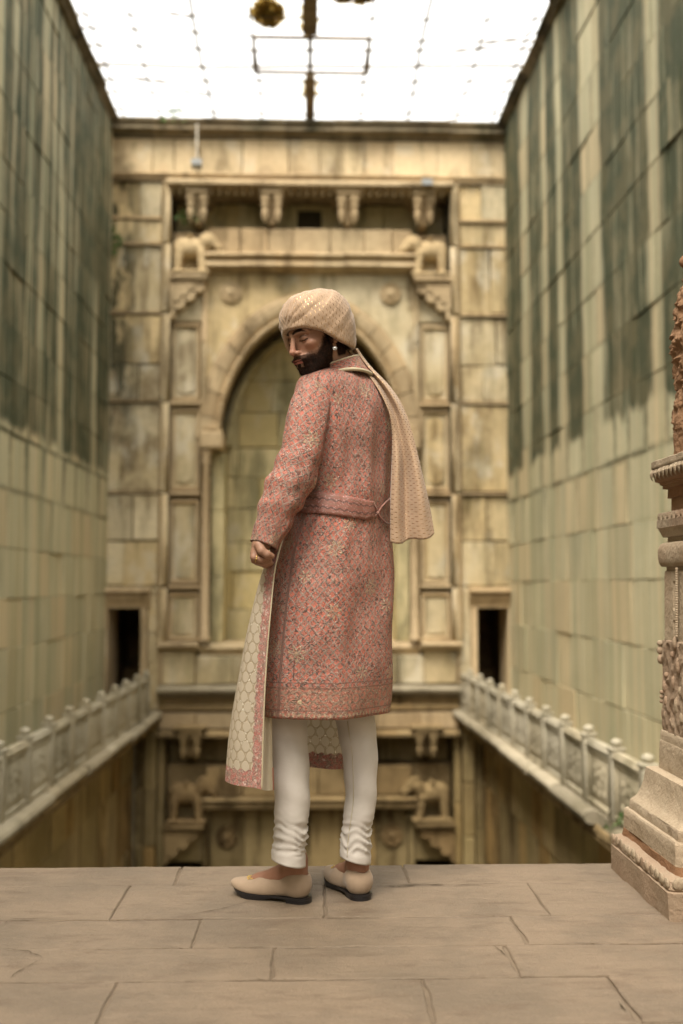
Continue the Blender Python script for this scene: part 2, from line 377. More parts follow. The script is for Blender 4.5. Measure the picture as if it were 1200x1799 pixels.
def paving():
    t = NT('paving_stone'); p = t.pos(); rd = t.rand()
    c = t.mix(t.ss(t.noise(p, 2.2, 8, 0.68), 0.38, 0.62), (0.205, 0.15, 0.10), (0.145, 0.109, 0.074))
    c = t.mix(t.ma('MULTIPLY', rd, 0.4), c, (0.175, 0.131, 0.088))
    c = t.mix(t.ma('MULTIPLY', t.ss(t.noise(t.vm(p, (3, 9, 3)), 1.5, 6, 0.7), 0.5, 0.66), 0.55), c, (0.115, 0.078, 0.05))
    c = t.mix(t.ma('MULTIPLY', t.ss(t.noise(p, 55, 4, 0.7), 0.52, 0.75), 0.3), c, (0.26, 0.195, 0.13))
    sc1 = t.noise(t.vm(p, (7, 26, 7)), 1.2, 3, 0.5, 1.4)
    scr = t.ma('SUBTRACT', 1.0, t.ss(t.ma('ABSOLUTE', t.ma('SUBTRACT', sc1, 0.5)), 0.0, 0.012))
    scr = t.ma('MULTIPLY', scr, t.ss(t.noise(p, 3.1, 3), 0.5, 0.62))
    c = t.mix(t.ma('MULTIPLY', scr, 0.35), c, (0.13, 0.085, 0.05))
    h = t.ma('ADD', t.noise(t.vm(p, (8, 20, 8)), 1.0, 6, 0.6), t.ma('MULTIPLY', t.noise(p, 90, 4), 0.25))
    h = t.ma('ADD', h, t.ma('MULTIPLY', t.noise(p, 240, 3, 0.7), 0.22))
    c = t.mix(t.ma('MULTIPLY', t.ss(t.noise(p, 320, 3, 0.8), 0.5, 0.7), 0.3), c, (0.07, 0.05, 0.033))
    t.bump(h, 0.8, 0.016)
    t.out(c, t.ma('ADD', t.ma('MULTIPLY', t.noise(p, 12, 4), 0.3), 0.5), 0.35)
paving()
def simple(name, c, rough=0.6, spec=0.4, metal=0.0, c2=None, nscale=20, bump=0.0, bscale=60, **kw):
    t = NT(name); p = t.pos(); cc = c if c2 is None else t.mix(t.ss(t.noise(p, nscale, 4), 0.35, 0.65), c, c2)
    if bump: t.bump(t.noise(p, bscale, 5), bump, 0.004)
    t.out(cc, rough, spec, Metallic=metal, **kw)
simple('dark_gap', (0.03, 0.022, 0.012), 0.95, 0.1)
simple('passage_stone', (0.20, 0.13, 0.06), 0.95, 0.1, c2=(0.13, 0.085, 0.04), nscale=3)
simple('soffit_shade_stone', (0.10, 0.068, 0.034), 0.95, 0.1, c2=(0.06, 0.042, 0.022), nscale=4)  # shade under the arch is put into this darker colour
simple('wire', (0.09, 0.065, 0.04), 0.7, 0.3, 0.0, c2=(0.17, 0.12, 0.06), nscale=3)
simple('beam', (0.24, 0.17, 0.09), 0.7, 0.3, 0.0, c2=(0.12, 0.08, 0.045), nscale=3)
simple('dry_leaf', (0.34, 0.24, 0.07), 0.8, 0.2, c2=(0.2, 0.14, 0.05), nscale=8)
_d = M['dry_leaf'].node_tree; _tr = _d.nodes.new('ShaderNodeBsdfTranslucent'); _tr.inputs[0].default_value = (0.55, 0.40, 0.12, 1); _mx = _d.nodes.new('ShaderNodeMixShader'); _mx.inputs[0].default_value = 0.5
_d.links.new(_d.nodes['Principled BSDF'].outputs[0], _mx.inputs[1]); _d.links.new(_tr.outputs[0], _mx.inputs[2]); _d.links.new(_mx.outputs[0], _d.nodes['Material Output'].inputs[0])
simple('green_leaf', (0.06, 0.13, 0.03), 0.6, 0.3, c2=(0.10, 0.17, 0.04), nscale=9)
simple('lamp_grey', (0.30, 0.31, 0.30), 0.35, 0.5, 0.3)
simple('white_paint', (0.60, 0.55, 0.45), 0.5, 0.4)
simple('pit_water', (0.03, 0.03, 0.015), 0.15, 0.5, c2=(0.05, 0.045, 0.02), nscale=1.5)
# ================================================================== THE SETTING
HW0, HWS = 3.745, 0.01425                       # half width of the well: HW0 - HWS*Y
def hw(Y): return HW0 - HWS*Y
TOPZ = ZE(213); LEDZ = CAMH-2.12; PITZ = -8.6
def lipx(Y): return 2.54 + 0.0155*(YE-Y)
EDGE = G(543, 1519.5)[1]

# ---- platform: paving slabs, each its own piece
plat = MB(); box(plat, -3.9, 3.9, -5.0, EDGE-0.012, PITZ, -0.006, 0.004)
platform = obj('stone_platform', plat, 'joint_fill'); tag(platform, kind='structure')
rows = [G(543, y)[1] for y in (1519.5, 1553, 1613, 1664, 1721, 1806, 1960)] + [1.0, 0.35, -0.4, -1.2, -2.0, -3.0, -4.2, -5.0]
jpx = [[320, 710], [222, 572, 940], [-140, 352, 905], [-20, 482, 893], [200, 748, 1085], [60, 560, 1010]]
for r in range(len(rows)-1):
    y1, y0 = rows[r], rows[r+1]; ym = (y0+y1)/2
    if r < len(jpx): xs = [(px-VPX)/F_PX*ym/1.0*(1.0) for px in jpx[r]]
    else: xs = [-0.9+rng.uniform(-.3, .3), 0.1+rng.uniform(-.3, .3), 1.0+rng.uniform(-.2, .3)]
    while xs[0] > -3.2: xs.insert(0, xs[0]-rng.uniform(0.7, 1.2))
    while xs[-1] < 3.2: xs.append(xs[-1]+rng.uniform(0.7, 1.2))
    xs = [-3.9]+[x for x in xs if -3.6 < x < 3.6]+[3.9]
    for k in range(len(xs)-1):
        g = 0.0009; nx = max(6, int((xs[k+1]-xs[k])/0.03)); ny = 9
        x0, x1 = xs[k]+g, xs[k+1]-g; b0, b1 = y0+g, y1-g
        if r == 0: b1 = y1
        # outline with uneven worn edges
        def edge(pa, pb, n, ph):
            t = np.linspace(0, 1, n, endpoint=False)[:, None]; q = np.array(pa)*(1-t)+np.array(pb)*t
            nrm = np.array([-(pb[1]-pa[1]), pb[0]-pa[0]]); nrm = nrm/np.linalg.norm(nrm)
            wv = vnoise(np.stack([q[:, 0]*7+ph, q[:, 1]*7, np.full(len(q), ph)], -1))*0.008 + vnoise(np.stack([q[:, 0]*23+ph, q[:, 1]*23, np.full(len(q), 9.1)], -1))*0.0035
            return q + nrm[None]*(np.abs(wv)*1.0)[:, None]
        ol = np.vstack([edge((x0, b0), (x1, b0), nx, 1.0), edge((x1, b0), (x1, b1), ny, 2.0), edge((x1, b1), (x0, b1), nx, 3.0), edge((x0, b1), (x0, b0), ny, 4.0)])
        c2 = ol.mean(0); h = rng.normal(0, 0.0013); n = len(ol)
        ins = ol + (c2-ol)/np.linalg.norm(c2-ol, axis=1)[:, None]*0.004
        tlt = rng.normal(0, 0.0012, 2)
        zt = lambda q: h + (q-c2)@tlt
        rg = [np.c_[ol, np.full(n, -0.07)], np.c_[ol, zt(ol)-0.0028], np.c_[ins, zt(ins)]]
        mb = MB(); loft(mb, rg, True, (False, True)); obj('paving_slab', mb, 'paving_stone', platform)

# cracks and a chipped joint in the paving
def crack(px, wd):
    pts = np.array([G(a, b)[:2] for a, b in px]); n = 30; s = np.linspace(0, 1, len(pts)); t = np.linspace(0, 1, n)
    q = np.stack([np.interp(t, s, pts[:, k]) for k in (0, 1)], -1); q += np.stack([vnoise(np.stack([q[:, 0]*40, q[:, 1]*40, np.full(n, k+.5)], -1)) for k in (0, 1)], -1)*0.006
    ww = wd*np.clip(np.sin(t*math.pi), 0.08, 1)*(0.6+0.5*vnoise(np.stack([t*17, t*0, t*0+px[0][0]], -1))); tg = np.gradient(q, axis=0); tg /= np.linalg.norm(tg, axis=1)[:, None]; nn = np.stack([-tg[:, 1], tg[:, 0]], -1)
    mb = MB(); loft(mb, [np.c_[q+nn*ww[:, None], np.full(n, 0.0045)], np.c_[q-nn*ww[:, None], np.full(n, 0.0045)]], False, flip=True); obj('crack', mb, 'dark_gap', platform)
crack([(655, 1559), (720, 1556), (800, 1557), (935, 1552)], 0.0045); crack([(660, 1560), (740, 1558)], 0.004); crack([(5, 1668), (50, 1673), (75, 1686)], 0.0025); crack([(75, 1686), (30, 1710), (15, 1722)], 0.002); crack([(330, 1610), (390, 1598), (450, 1583)], 0.0018)
crack([(868, 1664), (890, 1682)], 0.002); crack([(1085, 1760), (1103, 1782)], 0.002); crack([(0, 1628), (20, 1617), (160, 1615)], 0.0018)
# ---- stairs climbing out of the well behind the platform; unseen, added to block low-angle light
stp = MB()
for k in range(42): box(stp, -3.9, 3.9, -5.0-0.36*(k+1)-(0.4 if k == 41 else 0), -5.0-0.36*k, -0.6, 0.20*(k+1), 0.012)
tag(obj('unseen_stairs', stp, 'paving_stone'), kind='structure')
# ---- bottom of the pit
wb = MB(); box(wb, -4, 4, EDGE-0.5, YE+1.5, PITZ-0.3, PITZ, 0.01); tag(obj('water', wb, 'pit_water'), kind='structure')

# ---- side walls
def wall_blocks(name, sgn, xfun, z0, z1, ya, yb, ch, bl, mat, label, cat, thick=0.35, jit=0.006, far=None, group=None):
    root = empty(name, (sgn*xfun(yb), yb, z0), label, cat, group, 'thing')
    bk = MB()
    for s in (0,):
        a, b = xfun(-1.0)*sgn, xfun(YE+0.3)*sgn; d = sgn*0.06
        ymin = far if far is not None else ya
        prism(bk, [(xfun(ymin)*sgn+d, ymin, z0), (xfun(yb)*sgn+d, yb, z0), (xfun(yb)*sgn+d, yb, z1-0.02), (xfun(ymin)*sgn+d, ymin, z1-0.02)], (sgn*thick, 0, 0))
    obj('core', bk, 'joint_wall' if name == 'side_wall' else 'joint_dark', root)
    z = z0; row = 0; rest = MB()
    while z < z1-0.1:
        h = min(ch*rng.uniform(0.88, 1.12), z1-z)
        if z1-(z+h) < 0.25: h = z1-z
        y = yb
        lim = far if far is not None else ya
        first = True
        while y > lim+0.05:
            L = bl*rng.uniform(0.65, 1.35)*(0.5+0.5*(row % 2) if first else 1.0); first = False
            y0 = max(y-L, lim); g = 0.0025; pr = rng.normal(0, jit)
            V = cbox(-0.02+pr, 0.2, y0+g, y-g, z+g, z+h-g, 0.004, 0.004)
            xw = np.interp(V[:, 1], [-6, 20], [xfun(-6), xfun(20)])
            W = V.copy(); W[:, 0] = sgn*(xw + V[:, 0])
            Fc = CBF if sgn > 0 else [f[::-1] for f in CBF]
            if y > ya: obj('stone_block', MB().add(W, Fc), mat, root)
            else: rest.add(W, Fc)
            y = y0
        z += h; row += 1
    if rest.n: tag(obj('block_course', rest, mat, root), kind='stuff')
    return root
lw = wall_blocks('side_wall', -1, hw, LEDZ, TOPZ-0.12, 10.2, YE, 0.66, 0.62, 'wall_left_stone', 'tall ashlar side wall with dark joint grid and green algae, ending at the moss-blackened corner', 'wall', far=-9.0)
rw = wall_blocks('side_wall', 1, hw, LEDZ, TOPZ-0.12, 8.6, YE, 0.70, 0.72, 'wall_right_stone', 'ashlar side wall with clean pale vertical stripes in dark algae, behind the carved pillar', 'wall', far=-9.0)
# coping along the wall tops
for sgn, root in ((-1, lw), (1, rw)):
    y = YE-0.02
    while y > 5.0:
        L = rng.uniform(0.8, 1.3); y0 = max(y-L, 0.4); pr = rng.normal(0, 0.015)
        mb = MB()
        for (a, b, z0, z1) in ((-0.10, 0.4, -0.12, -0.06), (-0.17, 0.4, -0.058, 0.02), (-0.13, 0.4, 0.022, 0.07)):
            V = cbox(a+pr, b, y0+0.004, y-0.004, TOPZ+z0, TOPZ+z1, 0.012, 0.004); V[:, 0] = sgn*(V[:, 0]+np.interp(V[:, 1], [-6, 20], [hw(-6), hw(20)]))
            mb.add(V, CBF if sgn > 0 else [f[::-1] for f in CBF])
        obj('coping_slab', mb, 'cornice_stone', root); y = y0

# ---- ledges (walkways), nosing and corbel course
def pitx(Y): return lipx(Y)+0.44
for sgn in (-1, 1):
    nm = 'cracked pale' if sgn < 0 else 'broken-ended pale'
    led = MB(); ya, yb = EDGE+0.02, YE-0.01
    a = [(sgn*(lipx(yb)+0.05), yb, LEDZ), (sgn*(hw(yb)+0.05), yb, LEDZ), (sgn*(hw(ya)+0.05), ya, LEDZ), (sgn*(lipx(ya)+0.05), ya, LEDZ)]
    prism(led, a, (0, 0, -0.22))
    root = obj('walkway', led, 'lip_stone'); tag(root, kind='structure')
    y = YE-0.02; k = 0
    while y > 5.2:
        L = rng.uniform(1.0, 1.7); y0 = max(y-L, EDGE+0.05)
        if sgn > 0 and y0 < 10.2 < y: y0 = 10.0
        if sgn > 0 and y <= 10.0 and y > 9.2: y = y0 = 9.2; continue
        pr = rng.normal(0, 0.012); zz = rng.normal(0, 0.006)
        prof = [(0.10, 0.004), (-0.02, 0.004), (-0.06, -0.018), (-0.075, -0.055), (-0.06, -0.10), (-0.02, -0.12), (0.10, -0.125)]
        ring = []
        for yy in (y-0.006, y0+0.006):
            ring.append([(sgn*(lipx(yy)+p[0]+pr), yy, LEDZ+p[1]+zz) for p in prof])
        mb = MB(); loft(mb, ring, True, flip=(sgn < 0)); obj('nosing_slab', mb, 'lip_stone', root, autos=40); y = y0
    # stepped corbels under the lip
    for (dx, z0, z1, m) in ((0.02, -0.205, -0.127, 'pit_carved'), (0.10, -0.30, -0.207, 'pit_carved'), (0.22, -0.42, -0.302, 'pit_stone')):
        y = YE-0.02
        while y > 5.0:
            L = rng.uniform(0.5, 0.9); y0 = max(y-L, EDGE+0.05); pr = rng.normal(0, 0.012)
            V = cbox(dx+pr, 0.7, y0+0.004, y-0.004, LEDZ+z0, LEDZ+z1, 0.015, 0.006); V[:, 0] = sgn*(V[:, 0]+np.interp(V[:, 1], [0, 20], [lipx(0), lipx(20)]))
            obj('corbel', MB().add(V, CBF if sgn > 0 else [f[::-1] for f in CBF]), m, root); y = y0
    dn = MB(); y = YE-0.05
    while y > 6:
        V = cbox(0.035, 0.12, y-0.055, y, LEDZ-0.275, LEDZ-0.207, 0.01); V[:, 0] = sgn*(V[:, 0]+np.interp(V[:, 1], [0, 20], [lipx(0), lipx(20)]))
        dn.add(V, CBF if sgn > 0 else [f[::-1] for f in CBF]); y -= 0.11
    tag(obj('dentil_row', dn, 'pit_carved', root), kind='stuff')
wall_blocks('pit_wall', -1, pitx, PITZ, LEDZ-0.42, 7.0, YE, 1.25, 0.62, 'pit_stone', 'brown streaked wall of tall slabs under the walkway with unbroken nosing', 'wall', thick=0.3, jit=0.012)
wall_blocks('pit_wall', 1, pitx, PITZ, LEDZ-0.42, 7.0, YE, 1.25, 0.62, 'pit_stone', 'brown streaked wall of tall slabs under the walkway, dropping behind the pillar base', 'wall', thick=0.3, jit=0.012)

# ---- railings: posts, panels and rails
def railing(sgn, y_first, n, label):
    root = empty('stone_railing', (sgn*(lipx(YE)+0.1), YE-0.5, LEDZ), label, 'railing', 'railings along the walkways')
    sp = 0.865; HT = 0.62
    def rx(Y): return lipx(Y)+0.10
    pm = MB(); box(pm, -0.06, 0.06, -0.055, 0.055, 0, HT+0.015, 0.012); box(pm, -0.072, 0.072, -0.067, 0.067, HT+0.015, HT+0.04, 0.008)
    lathe(pm, [(0.028, HT+0.04), (0.03, HT+0.048), (0.045, HT+0.058), (0.053, HT+0.078), (0.05, HT+0.097), (0.03, HT+0.112), (0.006, HT+0.118)], (0, 0, 0), 12)
    L = sp-0.118
    an = MB(); box(an, -0.03, 0.03, -L/2, L/2, 0, HT-0.075, 0.006)
    for a, b, c, d in ((-L/2, L/2, 0.0, 0.07), (-L/2, L/2, HT-0.135, HT-0.078), (-L/2, -L/2+0.07, 0.073, HT-0.138), (L/2-0.07, L/2, 0.073, HT-0.138)):
        box(an, -0.040, 0.040, a, b, c+0.002, d, 0.01)
    for s in (-1, 1):                                       # flower vase relief
        for (yy, zz, ry, rz) in ((0, .15, .07, .05), (0, .225, .035, .06), (0, .33, .085, .05), (-.1, .30, .05, .035), (.1, .30, .05, .035), (-.15, .37, .045, .04), (.15, .37, .045, .04), (0, .41, .05, .035), (-.16, .16, .06, .05), (.16, .16, .06, .05)):
            sphere(an, (s*0.03, yy, zz), 1.0, 8, 5, (0.010, ry, rz))
    rm = MB(); box(rm, -0.056, 0.056, -L/2, L/2, HT-0.075, HT-0.02, 0.014); box(rm, -0.04, 0.04, -L/2, L/2, HT-0.018, HT+0.004, 0.012)
    src = {}
    for k in range(n+1):
        Y = y_first + k*sp
        if Y > YE-0.05: break
        for nm, mb, dy in (('post', pm, 0), ('panel', an, sp/2), ('rail', rm, sp/2)):
            yy = Y+dy
            if yy + (L/2 if dy else 0.07) > YE: continue
            if nm not in src:
                o = obj(nm, mb, 'rail_stone', root, origin=np.zeros(3), autos=45); src[nm] = o
            else:
                o = src[nm].copy(); col.objects.link(o)
            o.location = Vector((sgn*rx(yy), yy, LEDZ+0.002)) - Vector(root.location) + Vector((0, 0, rng.normal(0, 0.003)))
            o.rotation_euler = (rng.normal(0, 0.004), rng.normal(0, 0.006), sgn*0.0155)
railing(-1, 9.62-4*0.865, 15, 'low pale carved stone railing with round finials, below the wall with the dark joint grid')
railing(1, 8.70-3*0.865, 16, 'low pale carved stone railing with round finials, running out behind the carved pillar base')
# ================================================================== THE END WALL
EW = empty('end_wall', (0, YE, LEDZ), 'carved stone end wall with tall arched niche, bracketed eave and two small doorways', 'wall', None, 'thing')
def eb(name, p0, p1, q0, q1, fr, bk, mat='facade_stone', b=0.012, jit=0.004, parent=None, g=0.004):
    """block between photo columns p0..p1 and rows q0..q1 of the wall; fr/bk metres in front of / behind the wall face"""
    mb = MB(); box(mb, XE(p0)+g, XE(p1)-g, YE-fr, YE+bk, ZE(q1)+g, ZE(q0)-g, b, jit); return obj(name, mb, mat, parent or EW)
def mould(name, p0, p1, prof, mat='carved_stone', parent=None, seg=None):
    """profile [(front, row)] run along the wall, cut into slabs"""
    cuts = [p0]
    while cuts[-1] < p1-1:
        nx = cuts[-1] + (rng.uniform(0.8, 1.2)*seg if seg else 1e9)
        cuts.append(p1 if p1-nx < (seg or 1)*0.5 else min(nx, p1))
    for a, b in zip(cuts[:-1], cuts[1:]):
        dz = rng.normal(0, 0.004); dy = rng.normal(0, 0.008)
        rg = [[(x, YE-f+dy, ZE(q)+dz) for f, q in prof] for x in (XE(a)+0.003, XE(b)-0.003)]
        mb = MB(); loft(mb, rg, True, flip=True); obj(name, mb, mat, parent or EW)
def core(p0, p1, q0, q1, y0, y1, mat='joint_dark'):
    mb = MB(); box(mb, XE(p0), XE(p1), y0, y1, ZE(q1), ZE(q0), 0.002); return obj('wall_core', mb, mat, EW)

# structural core behind the facing
core(150, 298, 216, 1040, YE+0.06, YE+1.4); core(790, 935, 216, 1040, YE+0.06, YE+1.4)
core(298, 790, 216, 322, YE+0.06, YE+1.4); core(298, 790, 322, 402, YE+0.72, YE+1.4)
core(298, 352, 398, 1210, YE+0.34, YE+1.4); core(734, 790, 398, 1210, YE+0.34, YE+1.4)
core(352, 734, 398, 482, YE+0.34, YE+1.4); core(352, 734, 1138, 1215, YE+0.4, YE+1.7)

# parapet cornice and frieze
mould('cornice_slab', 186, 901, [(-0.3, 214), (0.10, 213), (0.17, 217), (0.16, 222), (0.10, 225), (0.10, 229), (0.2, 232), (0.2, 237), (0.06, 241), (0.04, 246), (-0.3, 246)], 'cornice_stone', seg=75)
fx = [186, 262, 301, 345, 423, 506, 561, 604, 640, 692, 771, 831, 901]
for k in range(len(fx)-1):
    eb('frieze_block', fx[k], fx[k+1], 246, 307, 0.0+rng.normal(0, 0.012), 0.12, 'frieze_stone')
    c = (fx[k]+fx[k+1])/2; wd = (fx[k+1]-fx[k])
    mb = MB(); lo = XE(c-wd*0.18); hi = XE(c+wd*0.18); zz = ZE(306)
    pts = [(lo, YE+0.02, zz), (hi, YE+0.02, zz)] + [(XE(c)+(hi-XE(c))*math.cos(a)*1.0, YE+0.02, zz+0.16*math.sin(a)) for a in np.linspace(0.15, math.pi-0.15, 9)]
    prism(mb, pts, (0, -0.045, 0)); obj('merlon', mb, 'frieze_stone', EW)
mould('string_course', 186, 901, [(-0.1, 308), (0.07, 308), (0.1, 311), (0.08, 315), (0.03, 318), (-0.1, 318)], 'carved_stone', seg=110)
dn = MB()
for px in np.arange(192, 896, 9.0): box(dn, XE(px), XE(px+5), YE-0.075, YE, ZE(322.5), ZE(318.5), 0.006)
tag(obj('dentil_row', dn, 'carved_stone', EW), kind='stuff')
# eave over the central bay
mould('eave_slab', 292, 796, [(-0.6, 320), (0.18, 323), (0.34, 332), (0.34, 337), (0.30, 339), (0.1, 337), (-0.6, 337)], 'carved_stone', seg=85)
dn = MB()
for px in np.arange(300, 788, 14.0): 
    lathe(dn, [(0.03, 0), (0.045, -0.04), (0.03, -0.08), (0.012, -0.13)], (XE(px), YE-0.16, ZE(338)), 6)
tag(obj('pendant_row', dn, 'carved_stone', EW), kind='stuff')
def bracket(px, q0, q1, mat, parent, fr=0.28):
    mb = MB(); H = ZE(q0)-ZE(q1); x = XE(px); zt = ZE(q0)
    box(mb, x-0.28, x+0.28, YE-fr, YE+0.7, zt-0.10*H, zt, 0.015, 0.004); box(mb, x-0.20, x+0.20, YE-fr+0.02, YE+0.7, zt-0.24*H, zt-0.10*H-0.002, 0.02, 0.004)
    for s in (-1, 1):
        box(mb, x+s*0.115-0.075, x+s*0.115+0.075, YE-fr+0.04, YE-fr+0.18, zt-0.42*H, zt-0.24*H-0.002, 0.02, 0.004)
        lathe(mb, [(0.06, -0.42*H), (0.07, -0.5*H), (0.045, -0.62*H), (0.065, -0.72*H), (0.05, -0.86*H), (0.012, -1.0*H)], (x+s*0.115, YE-fr+0.11, zt), 8)
    pr = [(x-0.06, YE+0.7, zt-H), (x-0.06, YE-0.02, zt-0.95*H), (x-0.06, YE-0.08, zt-0.6*H), (x-0.06, YE-0.18, zt-0.25*H), (x-0.06, YE+0.7, zt-0.25*H)]
    prism(mb, pr, (0.12, 0, 0))
    return obj('bracket', mb, mat, parent)
for px in (345, 476, 611, 745): bracket(px, 336, 398, 'carved_stone', EW)
for a, b in ((298, 345), (345, 411), (411, 476), (476, 521), (565, 611), (611, 678), (678, 745), (745, 790)):
    eb('stone_block', a, b, 338, 401, -0.62, 0.8, 'niche_stone')
eb('stone_block', 521, 565, 338, 346, -0.62, 0.8, 'niche_stone'); eb('stone_block', 521, 565, 386, 401, -0.62, 0.8, 'niche_stone')
mb = MB(); box(mb, XE(520), XE(566), YE+0.9, YE+0.98, ZE(388), ZE(344), 0.01); obj('niche_back', mb, 'passage_stone', EW)
# balcony front and its moulding
for a, b in ((298, 362), (362, 420), (420, 470), (470, 514), (514, 580), (580, 640), (640, 690), (690, 724), (724, 790)):
    eb('balcony_slab', a, b, 402, 447, 0.02 if 362 <= a < 724 else -0.24, 0.6, 'carved_stone', b=0.02)
mould('balcony_moulding', 352, 734, [(-0.4, 447), (0.10, 447), (0.14, 452), (0.06, 456), (0.02, 461), (0.10, 463), (0.12, 470), (0.0, 473), (-0.12, 478), (-0.4, 478)], 'carved_stone', seg=62)
# end strips beside the elephants
for a, b in ((298, 352), (734, 790)): eb('stone_block', a, b, 447, 562, -0.15, 0.6, 'facade_stone')
# spandrels cut to the arch
AW, AH, ACX, ASP = XE(703)-XE(543), ZE(552)-ZE(770), XE(545), ZE(770)
BWD = XE(585)-XE(543)
def arch(t, w, h): return np.array([ACX+w*math.cos(t), ASP+h*math.sin(t)**1.07 if math.sin(t) > 0 else ASP])
ySp = YE+0.14
for sg, (ta, tb) in ((-1, (math.pi/2, math.pi)), (1, (0.0, math.pi/2))):
    ts = np.linspace(ta, tb, 15)
    A = [arch(t, AW+BWD*0.6, AH+BWD*0.6) for t in ts]
    xo = XE(352) if sg < 0 else XE(734)
    if sg < 0: poly = [(ACX, ZE(479))]+[tuple(p) for p in A]+[(xo, ASP), (xo, ZE(479))]
    else: poly = [(xo, ZE(479)), (xo, ASP)]+[tuple(p) for p in A]+[(ACX, ZE(479))]
    mb = MB(); prism(mb, [(p[0], ySp, p[1]) for p in poly], (0, 0.5, 0)); obj('spandrel', mb, 'facade_stone', EW)
# archivolt: stones of the arch band
nv = 17; te = np.linspace(0.0, math.pi, nv+1)
for k in range(nv):
    ts = np.linspace(te[k]+0.004, te[k+1]-0.004, 4); rg = []
    pf = [(0.0, 0.30), (0.0, -0.02), (0.12, -0.06), (0.20, -0.02), (0.36, -0.07), (0.55, -0.09), (0.8, -0.09), (0.88, -0.04), (1.0, -0.03), (1.0, 0.30)]
    for t in ts:
        rg.append([(arch(t, AW+BWD*f, AH+BWD*f)[0], ySp+d, arch(t, AW+BWD*f, AH+BWD*f)[1]) for f, d in pf])
    mb = MB(); loft(mb, rg, True); obj('arch_stone', mb, 'carved_stone', EW)
for k, t in enumerate(np.linspace(0.03, math.pi-0.03, 60)):     # beaded inner edge
    p = arch(t, AW+0.02, AH+0.02); mb = MB(); sphere(mb, (p[0], ySp-0.06, p[1]), 0.045, 7, 5); obj('bead', mb, 'carved_stone', EW, smooth=True)
# soffit of the niche and an inner order set back
so = MB(); rg = [[(arch(t, AW+0.05, AH+0.05)[0], y, arch(t, AW+0.05, AH+0.05)[1]) for t in np.linspace(0, math.pi, 40)] for y in (ySp+0.30, YE+1.45)]
loft(so, rg, False); obj('soffit', so, 'soffit_shade_stone', EW)
for k in range(14):
    te2 = np.linspace(0, math.pi, 15); ts = np.linspace(te2[k]+0.005, te2[k+1]-0.005, 4)
    pf = [(0.0, 0.0), (0.09, 0.0), (0.09, 0.18), (0.0, 0.18)]
    rg = [[(arch(t, AW-0.16+f, AH-0.16+f)[0], YE+1.05+d, arch(t, AW-0.16+f, AH-0.16+f)[1]) for f, d in pf] for t in ts]
    mb = MB(); loft(mb, rg, True); obj('inner_arch_stone', mb, 'niche_stone', EW)
# niche back wall
zt, zb = ZE(535), ZE(1140); z = zb; r = 0
while z < zt-0.05:
    h = rng.uniform(0.5, 0.72); x = XE(372)-rng.uniform(0, 0.4)
    while x < XE(716):
        L = rng.uniform(0.4, 0.85); mb = MB(); box(mb, x+0.005, x+L-0.005, YE+1.28+rng.normal(0, 0.015), YE+1.5, z+0.005, z+h-0.005, 0.012, 0.004)
        obj('stone_block', mb, 'niche_stone', EW); x += L
    z += h
core(340, 745, 500, 1145, YE+1.45, YE+1.7)
